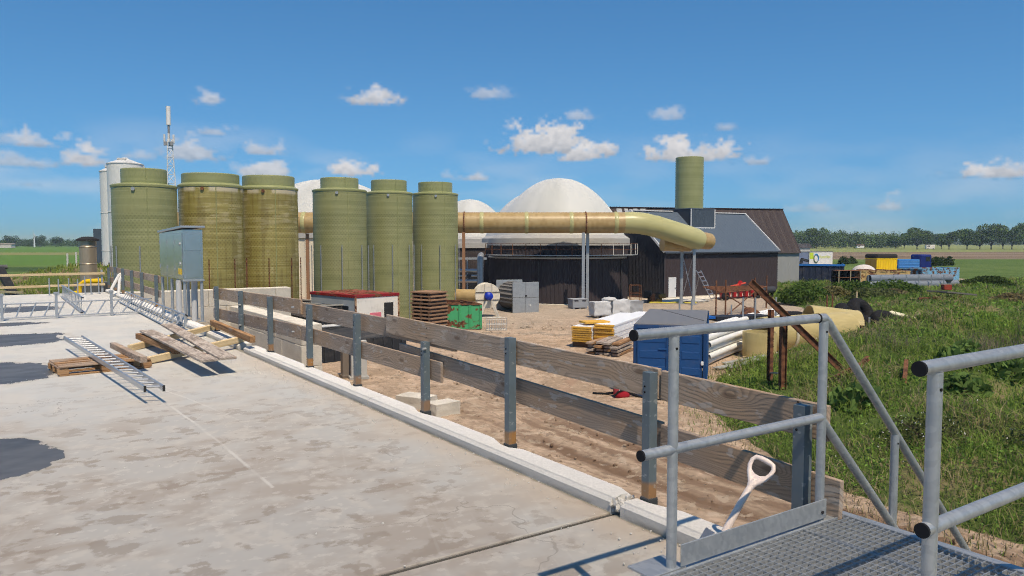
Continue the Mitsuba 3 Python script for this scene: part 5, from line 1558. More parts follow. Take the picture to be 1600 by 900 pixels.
for i, (x, y, rx, ry, h, lab, bc) in enumerate([(25.2, 66.0, 2.3, 2.2, 1.65, 'dense rounded green shrub at the corner of the brown barn', (.10, .165, .04)),
                                               (31.0, 68.5, 2.6, 2.0, 1.5, 'wide green shrub before the dark blue container', (.10, .165, .04)),
                                               (35.5, 70.5, 2.4, 2.0, 1.3, 'green shrub left of the grey pipes', (.10, .165, .04)),
                                               (28.3, 67.0, 1.5, 1.4, 1.15, 'yellowish dry shrub between the two green ones', (.25, .23, .10)),
                                               (33.6, 66.5, 1.5, 1.3, .95, 'pale straw coloured shrub in front of the blue container', (.22, .19, .10)),
                                               (29.8, 62.5, 2.4, 1.8, .9, 'low shrub behind the black hoses', (.12, .145, .06)),
                                               (50, 80, 2.6, 2.0, 1.1, 'bushy shrub at the right end of the light blue container', (.065, .10, .03)),
                                               (58, 78, 3.5, 2.5, .9, 'dark shrub on the far bank at the right', (.055, .09, .028)),
                                               (44, 66, 2.2, 1.8, .7, 'straw yellow tuft on the crest right of the grey pipes', (.24, .20, .10)),
                                               (66, 84, 3.0, 2.2, .8, 'pale reedy shrub at the right edge of the far bank', (.22, .19, .10))]):
    shrub('shrub', lab, 'shrub', x, y, rx, ry, h, 2600, .15, bc, 100 + i)
for i, (x, y, lab) in enumerate([(9.8, 21.5, 'broad leaved dock plant nearest the rusty angle scraps'), (14.6, 24.6, 'broad leaved dock plant in the middle of the bank'), (15.6, 23.6, 'broad leaved dock plant just right of the middle one'),
                                 (13.2, 22.3, 'broad leaved dock plant below the stair handrail'), (20.6, 20.6, 'dark broad leaved plant by the hollow at the right'), (23.0, 30.2, 'broad leaved dock plant high on the bank')]):
    shrub('dock_plant', lab, 'plant', x, y, .75, .75, .6, 190, .17, (.13, .21, .06), 140 + i, stems=4)
for i, (x, y, lab, bc) in enumerate([(12.2, 16.8, 'white flowering weed clump beside the stairs', (.13, .15, .06)), (14.2, 17.6, 'flowering weed clump right of the stair post', (.11, .14, .05)), (10.0, 18.2, 'flowering weed clump left of the sloping handrail', (.10, .12, .045)), (16.5, 18.8, 'wide weed clump behind the right handrail post', (.10, .13, .05))]):
    shrub('weed_clump', lab, 'plant', x, y, 1.1, .9, .75, 1300, .045, bc, 160 + i)
    rr = np.random.default_rng(170 + i); z0 = bank_h(np.array([x]), np.array([y]))[0]
    pts = rr.normal(0, 1, (90, 3)); pts /= np.linalg.norm(pts, axis=1, keepdims=True); pts[:, 2] = np.abs(pts[:, 2])
    v, f, c = leaf_cloud(pts * [1.05, .85, .72] + [x, y, z0 + .03], rr, .022, np.full((90, 3), .6), 1.2)
    part(list(labels)[-1] if False else [k for k in labels if k.startswith('weed_clump')][-1], 'blossom', (v, f), 'matte', col=c, kind='stuff')
X, Y, Z, r = sampler(bank_h, 60000, (4, 92), (9, 104), 16.0, 91)
d = np.hypot(X, Y); k = nz(X, Y, .42, 92) > .56; X, Y, Z, d = X[k], Y[k], Z[k], d[k]
cc3 = np.where((nz(X, Y, .3, 93) > .5)[:, None], np.array([.17, .25, .06]), np.array([.29, .27, .12])) * r.uniform(.7, 1.25, (len(X), 1))
v, f, c = blades(X, Y, Z, r, r.uniform(.4, .85, len(X)), .006 + .0007 * d, cc3, .8, .8)
single('tall_grass', (v, f), 'leaf', 'patches of tall seeding grass standing above the rest', 'grass', kind='stuff', col=c)
# bundles of dry stalks
for i, (x, y, lab) in enumerate([(18.2, 27.6, 'tall bundle of dry grey stalks in the middle of the bank'), (20.2, 28.8, 'second bundle of dry stalks right of the tall one'), (19.6, 19.0, 'bare dry twigs in the hollow at the right edge'), (36, 45.0, 'dry reed tuft on the far crest'), (16.2, 26.0, 'thin dry stalks left of the tall bundle'), (24.5, 33.5, 'dry stalks high on the bank at the right'), (28.0, 38.0, 'dry stalks on the crest before the tyres at the right'), (14.0, 28.0, 'dry stalks beside the yellow pipe end')]):
    r = np.random.default_rng(180 + i); n = 150
    xx = x + r.normal(0, .55, n); yy = y + r.normal(0, .45, n)
    v, f, c = blades(xx, yy, bank_h(xx, yy), r, r.uniform(.5, 1.15, n), np.full(n, .016), np.array([.27, .225, .165])[None] * r.uniform(.6, 1.2, (n, 1)), .7)
    single('dry_stalks', (v, f), 'leaf', lab, 'plant', col=c)
# daisies and other white dots in the grass
X, Y, Z, r = sampler(bank_h, 260, (5, 30), (12, 40), 18, 64)
v, f, c = leaf_cloud(np.stack([X, Y, Z + r.uniform(.2, .4, len(X))], -1), r, .03, np.full((len(X), 3), .6), 1.5)
single('wild_flowers', (v, f), 'matte', 'scattered small white flowers in the grass of the bank', 'flowers', kind='stuff', col=c)
# stones and clods on the yard
r = np.random.default_rng(65); st = []
for k in range(2600):
    x = r.uniform(-9, 14); y = 8 + 44 * r.uniform(0, 1) ** 1.3
    q = (x - 5.2) * .826 + (y - 12.) * .5637
    if q < -3.4: continue
    s = r.uniform(.012, .04) * (1 + y / 40)
    st.append((_ico.vertices * s * r.uniform(.6, 1.3, 3) + [x, y, .04 + s * .2], _ico.faces))
m = join(*st)
single('clods', m, 'sand', 'small stones and clods strewn over the sandy yard', 'stones', kind='stuff')

# ================================================================ THINGS ON THE BANK
def gz(x, y): return float(max(bank_h(np.array([x]), np.array([y]))[0], .02))


def ibeam(p0, p1, h=.2, w=.1, up=(0, 0, 1)):
    p0, p1 = np.asarray(p0, float), np.asarray(p1, float); x = p1 - p0; x = x / np.linalg.norm(x)
    up = np.asarray(up, float); up = up - (up @ x) * x; up /= np.linalg.norm(up)
    return join(bar(p0 + up * (h / 2), p1 + up * (h / 2), w, .016, .002, up)[:2], bar(p0 - up * (h / 2), p1 - up * (h / 2), w, .016, .002, up)[:2], bar(p0, p1, .012, h - .018, .002, up)[:2])


sf = thing('beam_stand', 'rusty stand of two upright beams with a long leaning beam', 'beams')
part(sf, 'upright', ibeam((9.0, 26.4, gz(9.0, 26.4) - .2), (9.0, 26.4, 3.15), .16, .14, (.3, -1, 0)), 'rust')
part(sf, 'upright', ibeam((9.05, 25.3, gz(9.05, 25.3) - .2), (9.05, 25.3, 3.2), .2, .16, (1, .3, 0)), 'rust')
part(sf, 'leaning_beam', ibeam((7.82, 25.0, 4.2), (11.0, 24.9, gz(11.0, 24.9) + .02), .2, .14, (.7, 0, 1)), 'rust')
part(sf, 'tie_bar', bar((9.0, 26.35, .95), (9.05, 25.4, 1.1), .05, .05)[:2], 'galvanised')
for i, (a, b, lab) in enumerate([((7.75, 23.9), (8.15, 22.6), 'rusty angle iron lying in the grass left of the uprights'), ((8.15, 22.3), (8.75, 22.5), 'short rusty bar at the end of the angle iron'), ((10.0, 24.5), (10.5, 23.6), 'rusty bracket in the grass under the leaning beam'),
                                 ((10.3, 24.2), (11.0, 24.35), 'rusty cross bar beside the bracket under the leaning beam'), ((11.3, 24.9), (11.95, 25.4), 'rusty beam end right of the handrail post'), ((12.0, 23.1), (12.5, 24.0), 'rusty bar end farthest right in the grass')]):
    single('steel_scrap', ibeam((a[0], a[1], gz(*a) + .14), (b[0], b[1], gz(*b) + .3 if i in (4, 5) else gz(*b) + .14), .13, .12), 'rust', lab, 'scrap')
# fibreglass pipe lengths lying on the bank
def shell_pipe(p0, p1, R_, th, a0=0, a1=2 * math.pi, n=40):
    p0, p1 = np.asarray(p0, float), np.asarray(p1, float); x = p1 - p0; x /= np.linalg.norm(x)
    y = np.cross([0, 0, 1], x); y /= np.linalg.norm(y); z = np.cross(x, y)
    aa = np.linspace(a0, a1, n); rows = []
    for p, rr in ((p0, R_), (p1, R_), (p1, R_ - th), (p0, R_ - th), (p0, R_)):
        rows.append(p + rr * (np.cos(aa)[:, None] * y + np.sin(aa)[:, None] * z))
    m = [np.vstack(rows), grid_faces(5, n)]
    if a1 - a0 < 6.2:
        e = []
        for k in (0, n - 1): e.append([k, k + n, k + 2 * n]); e.append([k, k + 2 * n, k + 3 * n])
        m[1] = np.vstack([m[1], np.array(e)])
    return tuple(m)


scene['frp_shell'] = two(pr(proc(lambda p, n, uv: mix((.42, .335, .135), (.56, .47, .23), fbm(p.x * 1.5, p.y * 1.5, p.z * 4, 4))), .5, specular=.4))
t = thing('fibreglass_pipe', 'long yellowish fibreglass pipe with a grey collar lying at the bank', 'pipe')
part(t, 'pipe', shell_pipe((12.35, 37.6, .9), (17.4, 39.4, 1.0), .88, .05), 'frp_shell', smooth=40)
part(t, 'collar', shell_pipe((13.65, 38.05, .925), (13.8, 38.11, .93), .93, .05), 'paint', smooth=40, col=rgb(205, 198, 176))
t = thing('fibreglass_pipe', 'cut open half shell of fibreglass leaning on the long pipe', 'pipe')
part(t, 'shell', shell_pipe((16.0, 41.2, .95), (18.6, 41.1, .65), 1.15, .05, -.25, 2.75), 'frp_shell', smooth=40)
t = thing('fibreglass_pipe', 'short upright ring of yellow fibreglass beside the white pipes', 'pipe')
v, f, uv = lathe([(.78, .0), (.78, 1.15), (.73, 1.15), (.73, 0)], 48, (11.75, 36.0))
part(t, 'ring', (v + [0, 0, .1], f), 'frp_shell', smooth=40)
single('steel_dome', lathe([(1.3, 0), (1.25, .5), (1.0, .95), (.6, 1.2), (0, 1.3)], 32, (18.9, 46.5))[:2], 'rust', 'rusty dome shaped tank end behind the fibreglass pipes', 'tank end', smooth=40)
single('cone_cap', tube([(11.9, 40.5, .6), (12.6, 41.2, .9), (13.2, 41.6, 1.15)], [.1, .5, .85], 24), 'rust', 'rusty cone behind the end of the white pipes', 'cone', smooth=40)
# black hoses and tyres
def torus(c, R_, r_, ax='z', tilt=0., n=36, m=14):
    aa = np.linspace(0, 2 * np.pi, n + 1); bb = np.linspace(0, 2 * np.pi, m + 1)
    A, B = np.meshgrid(aa, bb, indexing='ij')
    v = np.stack([(R_ + r_ * np.cos(B)) * np.cos(A), (R_ + r_ * np.cos(B)) * np.sin(A), r_ * 1.2 * np.sin(B)], -1).reshape(-1, 3)
    M = (v, grid_faces(n + 1, m + 1)[:, ::-1])
    M = turned(M, tilt, (0, 0, 0), 'x')
    return shifted(M, c)


for i, (c, R_, r_, tl, zz, lab) in enumerate([((20.2, 46.2, 1.05), .68, .38, 1.25, .9, 'big black tyre standing upright behind the half shell'), ((21.5, 46.9, 1.3), .72, .42, 1.0, .6, 'big black tyre leaning, second from the left'),
                                          ((22.7, 46.2, .8), .62, .38, .5, .2, 'black tyre lying tilted right of the leaning ones'), ((23.6, 47.4, .65), .8, .33, .15, 0, 'black tyre lying flat at the right of the heap'), ((19.4, 45.6, .6), .8, .33, .35, 0, 'black tyre lying low at the left of the heap')]):
    single('tyre', turned(torus((0, 0, 0), R_ * .88, r_ * .88, tilt=tl), zz, (c[0], c[1], c[2] * .86)), 'matte', lab, 'tyre', col=(.016, .016, .018), smooth=True)
single('black_trough', cbox((2.1, 1.0, .8), .15, (17.1, 47.5, .75)), 'matte', 'black plastic trough behind the long fibreglass pipe', 'trough', col=(.014, .014, .017))
for i, (x0, y0, x1, y1, w, th, lab, cc_) in enumerate([(23.3, 46.9, 25.2, 45.4, 1.1, .06, 'pale board lying tilted on the black tyres', rgb(222, 214, 180)), (25.0, 46.4, 26.9, 47.5, .12, .08, 'white batten crossing another right of the tyres', rgb(210, 205, 195)), (25.2, 47.3, 27.4, 45.9, .12, .08, 'white batten lying lower right of the tyres', rgb(205, 200, 190)),
                                              (26.6, 47.6, 24.4, 47.9, .08, .08, 'thin pale batten behind the crossed pair', rgb(190, 190, 188))]):
    v, f, uv = bar((x0, y0, gz(x0, y0) + (1.0 if i == 0 else .3)), (x1, y1, gz(x1, y1) + (.25 if i != 1 else .75)), w, th)
    single('scrap_board', (v, f), 'paint', lab, 'board', col=cc_)
t = thing('steel_stake', 'single white stake standing before the black tyres', 'stake')
part(t, 'post', tube([(19.9, 42.3, gz(19.9, 42.3) - .1), (19.9, 42.3, gz(19.9, 42.3) + 1.3)], .05, 8), 'aluminium', smooth=40)
for i, (x, y, h) in enumerate([(18.6, 44.9, 2.35), (19.0, 45.1, 2.4), (22.2, 49.0, 2.3), (18.9, 41.9, 1.3), (19.35, 42.0, 1.35)]):
    single('rusty_pole', tube([(x, y, 0), (x, y, h)], .05, 6), 'rust' if i != 2 else 'pale_wood', ['left rusty pole above the half shell', 'right rusty pole above the half shell', 'pale pole behind the tyres', 'low rusty pole before the tyres, left', 'low rusty pole before the tyres, right'][i], 'pole')
t = thing('steel_rack', 'flat steel sheet and rusty box lying on the far bank', 'rack')
part(t, 'sheet', bar((32.6, 58.4, gz(32.6, 58.4) + .5), (36.2, 60.6, gz(36.2, 60.6) + .75), 1.6, .12)[:2], 'paint', col=rgb(105, 102, 98))
part(t, 'box', cbox((.6, .5, .4), .02, (33.6, 58.9, gz(33.6, 58.9) + .9)), 'rusty_paint', col=rgb(150, 60, 40))
part(t, 'side_bar', bar((30.6, 57.3, gz(30.6, 57.3) + .3), (34.8, 59.0, gz(34.8, 59) + .35), .12, .14)[:2], 'rust')
single('sand_heap', (np.array(trimesh.creation.icosphere(3, 1).vertices) * [2.6, 2.0, .9] + [38.5, 52.5, gz(38.5, 52.5)], trimesh.creation.icosphere(3, 1).faces), 'sand', 'bare sand heap at the right edge of the bank', 'heap', kind='stuff', smooth=True)
for i, (a, b) in enumerate([((8.7, 32.3), (10.3, 33.6)), ((9.2, 32.0), (10.9, 33.2)), ((9.4, 33.6), (11.4, 34.0)), ((10.6, 34.6), (12.2, 35.2))]):
    single('grey_board', bar((a[0], a[1], gz(*a) + .1), (b[0], b[1], gz(*b) + .12), .35, .05)[:2], 'paint', ['grey board on the grass beside the white pipes, nearest the container', 'grey board on the grass, second from the container', 'grey board on the grass before the yellow ring', 'grey board lying against the yellow ring'][i], 'board', col=rgb(160, 162, 160))

# ================================================================ RED STEEL AND SMALL MACHINES BY THE BARN
rs = thing('scaffold_rack', 'red rusty scaffold rack with crossed braces standing in the yard', 'rack')
red = rgb(150, 58, 38)
P4 = [(14.7, 54.8), (15.5, 55.2), (18.6, 58.3), (20.9, 62.5)]
for x, y in P4: part(rs, 'post', tube([(x, y, 0), (x, y, 2.75)], .06, 8), 'rust', smooth=40)
for a, b in ((0, 1), (1, 2), (2, 3), (0, 3)):
    for z in (1.85,): part(rs, 'rail', tube([(*P4[a], z), (*P4[b], z)], .05, 6), 'rust')
for a, b, z0, z1 in ((1, 2, 1.7, .1), (2, 1, 1.7, .1)): part(rs, 'brace', tube([(*P4[a], z0), (*P4[b], z1)], .04, 6), 'rust')
for k in range(5): part(rs, 'beam', bar((14.8 + k * .1, 54.9 + k * 1.4, 1.93), (18.4 + k * .5, 58.2 + k * .9, 1.93), .1, .1)[:2], 'rust')
hm = thing('farm_implement', 'bright red farm implement on wheels by the barn wall', 'machine')
rd_ = rgb(175, 30, 34)
part(hm, 'frame', bar((19.6, 72.2, .95), (24.2, 74.9, .95), .9, .18)[:2], 'clean_paint', col=rd_)
for k in range(7):
    p = np.array([19.8 + k * .68, 72.1 + k * .4, 0]); part(hm, 'tine_unit', cbox((.3, .8, .62), .05, p + [0, -.35, .55]), 'clean_paint', col=rd_ * rng.uniform(.7, 1))
part(hm, 'mast', bar((21.4, 72.6, 1.0), (21.9, 72.9, 1.75), .3, .2)[:2], 'clean_paint', col=rd_)
part(hm, 'arm', bar((19.8, 71.9, 1.1), (22.4, 73.0, 1.6), .12, .12)[:2], 'clean_paint', col=rgb(225, 90, 70))
for x, y in ((23.6, 73.4), (25.2, 74.4), (20.0, 71.2)): part(hm, 'wheel', turned(torus((0, 0, 0), .3, .14, tilt=math.pi / 2), .5, (x, y, .44)), 'matte', col=(.02, .02, .022), smooth=True)
part(hm, 'seed_drum', tube([(24.0, 73.6, .85), (25.6, 74.5, .85)], .32, 16), 'paint', col=rgb(60, 62, 66), smooth=40)
cg = thing('wire_cage', 'rusty red wire cage standing by the dark barn wall', 'cage')
for x in (11.0, 11.95):
    for y in (70.4, 71.2): part(cg, 'post', tube([(x, y, 0), (x, y, 1.5)], .035, 6), 'rust')
for z in (.45, .75, 1.5): part(cg, 'hoop', tube([(11.0, 70.4, z), (11.95, 70.4, z), (11.95, 71.2, z), (11.0, 71.2, z), (11.0, 70.4, z)], .025, 5), 'rust')
eg = thing('engine', 'greasy dark engine lying on the ground before the dark barn wall', 'engine')
for k in range(9):
    q = np.random.default_rng(k).uniform(-1, 1, 3) * [.75, .5, .28]
    part(eg, 'casting', turned(cbox(np.random.default_rng(k + 9).uniform(.3, .75, 3), .06, q + [0, 0, .45]), k * .7, (12.9, 68.6, .05)), 'paint', col=rgb(56, 50, 44) if k % 3 else rgb(120, 100, 50))
part(eg, 'flywheel', tube([(12.6, 68.0, .5), (12.7, 67.9, .5)], .4, 18), 'rust', smooth=40)
al = ladder('step_ladder', 'aluminium site steps leaning by the duct columns', (18.55, 70.6, .05), (16.95, 70.2, 2.9), (19.1, 71.2, .05), (17.5, 70.8, 2.9), pitch=.42, rail=(.05, .05), rung_r=.05)
part(al, 'stay', tube([(17.0, 71.2, .05), (17.3, 70.5, 2.3)], .035, 6), 'aluminium')
single('hose', tube([(12.2 + .42 * k, 67.6 + .18 * math.sin(k * 1.3), .11) for k in range(11)], .07, 8), 'clean_paint', 'yellow hose lying on the ground before the barn door', 'hose', smooth=40, col=rgb(205, 190, 70))
for i, (x, y) in enumerate([(16.0, 69.2), (16.6, 68.6), (17.2, 69.3)]):
    t = thing('white_pallet', ['white pallet lying at the duct columns, the left one', 'white pallet lying at the duct columns, the front one', 'white pallet lying at the duct columns, the right one'][i], 'pallet')
    for k in range(4): part(t, 'slat', turned(cbox((1.2, .14, .025), .004, (0, -.42 + k * .28, .15)), .3 * i, (x, y, .04)), 'paint', col=rgb(205, 203, 196))
    for k in range(3): part(t, 'bearer', turned(cbox((.1, 1.0, .12), .004, (-.5 + k * .5, 0, .07)), .3 * i, (x, y, .04)), 'paint', col=rgb(190, 188, 180))
single('concrete_apron', cbox((1, 1, .1), .01) if False else prism([tuple(Wb(A1, -2.6, -3, 0)[:2]), tuple(Wb(A1, -2.6, LB + 1, 0)[:2]), tuple(Wb(A1, -.02, LB + 1, 0)[:2]), tuple(Wb(A1, -.02, -3, 0)[:2])], -.1, .16), 'block_concrete', 'pale concrete strip along the foot of the barn', None, kind='structure')


# ================================================================ CONTAINERS AND TRUCKS BEYOND
def box_frame(o, a, w, l, h, ribs, col, t, open_top=True, mat='paint', rib_d=.06, endcol=None, z0=.1):
    x = np.array([math.cos(a), math.sin(a), 0]); y = np.array([-x[1], x[0], 0]); o = np.asarray(o, float)
    P = lambda i, j, k: o + x * i + y * j + ZA * k
    for s_, (p, q, n) in enumerate((((0, 0), (l, 0), ribs), ((l, 0), (l, w), max(2, ribs // 3)), ((l, w), (0, w), ribs), ((0, w), (0, 0), max(2, ribs // 3)))):
        part(t, 'side' if s_ % 2 == 0 else 'end', sheet([P(*p, z0), P(*q, z0), P(*q, h), P(*p, h)], n, rib_d), mat, col=col if s_ % 2 == 0 or endcol is None else endcol)
    for p, q in (((0, 0), (l, 0)), ((l, 0), (l, w)), ((l, w), (0, w)), ((0, w), (0, 0))):
        part(t, 'rim', bar(P(*p, h), P(*q, h), .14, .14, .01)[:2], mat, col=np.asarray(col) * .85)
    part(t, 'floor' if open_top else 'roof', bar(P(0, w / 2, z0 + .1 if open_top else h + .02), P(l, w / 2, z0 + .1 if open_top else h + .02), w - .1, .05)[:2], mat, col=np.asarray(col) * .8)
    return P


t = thing('roll_container', 'long dark blue roll off container with a bright blue rim', 'container')
box_frame((37.4, 101.5, 0), -.28, 2.4, 6.3, 2.35, 8, rgb(28, 40, 66), t, mat='paint', endcol=rgb(30, 105, 175))
for p, q in (((37.4, 101.45, 2.46), (43.4, 99.7, 2.46)), ((43.45, 99.7, 2.46), (44.1, 102.0, 2.46))): part(t, 'blue_rim', bar(p, q, .18, .26)[:2], 'paint', col=rgb(35, 110, 190))
single('lime_heap', (np.array(trimesh.creation.icosphere(3, 1).vertices) * [1.5, 1.2, 1.0] + [45.2, 98, 1.6], trimesh.creation.icosphere(3, 1).faces), 'paint', 'pale heap showing above the rusty container', 'heap', smooth=True, kind='stuff', col=rgb(215, 208, 200))
t = thing('roll_container', 'rust stained cream roll off container in the middle of the group', 'container')
box_frame((42.1, 92.2, 0), -.06, 2.4, 5.9, 1.95, 5, rgb(196, 166, 112), t, mat='rusty_paint')
for k in range(7): part(t, 'scrap_load', turned(cbox((rng.uniform(.5, 1.4), .5, .12), .02), rng.uniform(0, 3), (42.8 + k * .75, 93.2, 2.02 + rng.uniform(-.06, .1))), 'rust')
t = thing('steel_shelf', 'dark open steel shelf frame left of the rusty container', 'shelf')
for x in (39.2, 40.6, 41.8):
    for y in (91.4, 93.2): part(t, 'post', bar((x, y, 0), (x, y, 2.1), .09, .09)[:2], 'paint', col=rgb(178, 166, 136) if y < 92 else rgb(60, 52, 46))
for z in (.5, 1.25, 2.05): part(t, 'shelf_board', cbox((2.7, 1.9, .06), .01, (40.5, 92.3, z)), 'rust')
for k in range(6): part(t, 'stored_scrap', cbox(tuple(np.random.default_rng(k).uniform(.3, .7, 3)), .04, (39.6 + k * .38, 92.4, .9 if k % 2 else 1.6)), 'paint', col=rgb(48, 46, 44))
part(t, 'back_sheet', cbox((2.8, .04, 1.9), .01, (40.5, 93.35, 1.0)), 'matte', col=(.03, .03, .03))
t = thing('roll_container', 'light blue roll off container with rust patches, rightmost', 'container')
box_frame((49.7, 92.3, 0), .56, 2.4, 8.3, 2.2, 13, rgb(122, 172, 205), t, mat='rusty_paint', endcol=rgb(70, 118, 150))
t = thing('roll_container', 'bright yellow ribbed container with a black cover', 'container')
box_frame((53.3, 111.5, 0), .12, 2.9, 3.2, 3.05, 8, rgb(238, 200, 20), t, mat='clean_paint', endcol=rgb(170, 130, 20), z0=.6)
part(t, 'cover', turned(cbox((3.4, 3.1, .75), .2, (1.6, 1.45, 3.35)), .12, (53.3, 111.5, 0)), 'matte', col=(.035, .032, .03))
part(t, 'chassis', turned(cbox((3.4, 2.4, .5), .04, (1.6, 1.45, .3)), .12, (53.3, 111.5, 0)), 'matte', col=(.03, .03, .03))
tk = thing('truck', 'dark blue truck with a lighter blue tipper body', 'truck')
to = np.array([62.6, 124.0, 0]); ta = .18


def tkp(name, size, c, col, mat='clean_paint', ch=.08, **k): return part(tk, name, turned(cbox(size, ch, c), ta, to), mat, col=col, **k)


tkp('tipper_body', (3.9, 2.4, 1.5), (2.2, 1.2, 1.9), rgb(62, 122, 190), ch=.06)
for k in range(3): tkp('tipper_band', (3.7, .06, .1), (2.2, -.03, 1.45 + k * .45), rgb(90, 150, 212), ch=.02)
tkp('cab', (2.2, 2.4, 2.6), (5.3, 1.2, 2.15), rgb(22, 36, 110), ch=.2)
part(tk, 'windscreen', turned(cbox((.05, 2.0, .9), .02, (6.42, 1.2, 2.7)), ta, to), 'window_glass')
part(tk, 'side_window', turned(cbox((.8, .05, .7), .02, (5.6, -.03, 2.7)), ta, to), 'window_glass')
tkp('bonnet_panel', (.1, 2.2, .7), (6.45, 1.2, 1.4), rgb(16, 28, 90), ch=.03)
tkp('chassis', (6.8, 1.2, .35), (3.1, 1.2, .85), (.03, .03, .03), 'matte')
for x in (.9, 2.1, 5.3):
    for y in (.2, 2.2): part(tk, 'wheel', turned(shifted(torus((0, 0, 0), .34, .18, tilt=math.pi / 2), (x, y, .52)), ta, to), 'matte', col=(.018, .018, .02), smooth=True)
# white trailer with a logo
tr = thing('trailer', 'white box trailer with a round blue and green logo', 'trailer')
tx_ = np.array([.80, .60, 0]); ty_ = np.array([-.60, .80, 0]); to2 = np.array([44.7, 115.0, 0]); TI = np.array([tx_, ty_, ZA])


def tp(x, y, z): return to2 + tx_ * x + ty_ * y + ZA * z


part(tr, 'box', cbox((6.6, 2.5, 2.75), .03, tp(3.3, 1.25, 2.58), TI), 'clean_paint', col=(.74, .74, .72))
for y in (.63, 1.87): part(tr, 'rear_door', cbox((.06, 1.2, 2.6), .01, tp(-.035, y, 2.58), TI), 'paint', col=rgb(168, 182, 206))  # bluish shade of the end face put into the door colour
part(tr, 'roof', cbox((6.7, 2.6, .08), .01, tp(3.3, 1.25, 4.0), TI), 'paint', col=rgb(120, 120, 118))
part(tr, 'edge_trim', cbox((.1, .06, 2.75), .01, tp(.03, -.02, 2.58), TI), 'paint', col=rgb(30, 38, 40))
part(tr, 'logo_patch', cbox((1.0, .012, .95), .002, tp(.75, -.012, 3.4), TI), 'clean_paint', col=rgb(190, 215, 60))
ring_ = []
for a0, a1, cname in ((-.6, 2.2, 'b'), (2.5, 5.3, 'g')):
    aa = np.linspace(a0, a1, 18)
    part(tr, 'logo_arc', tube([tp(1.95 + .62 * math.cos(a), -.03, 3.0 + .62 * math.sin(a)) for a in aa], .11, 6), 'clean_paint', col=rgb(60, 130, 180) if cname == 'b' else rgb(90, 110, 80))
tm = meshkit.text_mesh('Renaflex', .42, .01, True); tv = np.array(tm.vertices); s_ = 3.1 / np.ptp(tv[:, 0])
tvv = to2 + np.outer(tv[:, 0] * s_ + 2.85, tx_) + np.outer(-tv[:, 2] - .012, ty_) + np.outer(tv[:, 1] + 3.0, ZA)
part(tr, 'lettering', (tvv, tm.faces), 'clean_paint', col=rgb(196, 205, 120))
part(tr, 'chassis', cbox((6.4, 1.4, .3), .02, tp(3.3, 1.25, 1.05), TI), 'matte', col=(.03, .03, .035))
for x in (.9, 2.0):
    for y in (.25, 2.25): part(tr, 'wheel', (torus((0, 0, 0), .34, .17, tilt=math.pi / 2)[0] @ TI + tp(x, y, .5), torus((0, 0, 0), .34, .17)[1]), 'matte', col=(.02, .02, .022), smooth=True)
part(tr, 'landing_leg', cbox((.15, .15, 1.0), .01, tp(5.6, .6, .5), TI), 'matte', col=(.1, .1, .1))
# dark slurry tanker between barn and trailer
sl = thing('slurry_tanker', 'dark slurry tanker with pale wheels parked at the end of the barns', 'tanker')
part(sl, 'barrel', tube([(36.0, 103.0, 2.0), (36.3, 103.3, 2.0), (39.8, 107.5, 2.0), (40.0, 107.8, 2.0)], [.7, 1.0, 1.0, .7], 24), 'paint', smooth=40, col=rgb(52, 64, 70))
part(sl, 'frame', bar((35.4, 102.4, .9), (40.2, 107.9, .9), 1.2, .25)[:2], 'paint', col=rgb(120, 126, 130))
for x, y in ((36.6, 102.6), (37.8, 104.0), (39.0, 105.4)): part(sl, 'wheel', turned(torus((0, 0, 0), .42, .2, tilt=math.pi / 2), .86, (x, y, .62)), 'matte', col=(.03, .03, .032), smooth=True)
for x, y in ((36.6, 102.3), (37.8, 103.7)): part(sl, 'hub', turned(tube([(0, -.1, 0), (0, .1, 0)], .3, 14), .86, (x, y, .62)), 'paint', col=rgb(190, 192, 194), smooth=40)
part(sl, 'loader_arm', bar((38.2, 101.6, 1.0), (38.9, 102.4, 3.2), .3, .3)[:2], 'paint', col=rgb(40, 46, 52))
part(sl, 'loader_arm', bar((38.9, 102.4, 3.2), (40.2, 103.6, 2.9), .3, .3)[:2], 'paint', col=rgb(40, 46, 52))
for x, y, lab in ((50.5, 119, 'white block standing right of the white trailer'), (57.5, 124, 'second white block farther right by the yellow container')):
    single('concrete_block', cbox((1.6, .9, .8), .04, (x, y, .5)), 'block_concrete', lab, 'block')
# grey pipes on a rack
gp_ = thing('pipe_rack', 'grey steel pipes lying in a row in front of the rusty container', 'rack')
for i, (y, z, L) in enumerate(((80.2, .95, 9.5), (81.2, .95, 11.5), (80.7, 1.6, 10.5))):
    part(gp_, 'pipe', shell_pipe((37.2 + .3 * i, y, z), (37.2 + L, y + 2.2, z), .42, .04, n=28), 'paint', smooth=40, col=rgb(120, 130, 142))
for k in range(7): part(gp_, 'stake', tube([(37.2 + k * 1.5, 79.6 + k * .32, 0), (37.2 + k * 1.5, 79.6 + k * .32, 2.0)], .05, 6), 'galvanised')

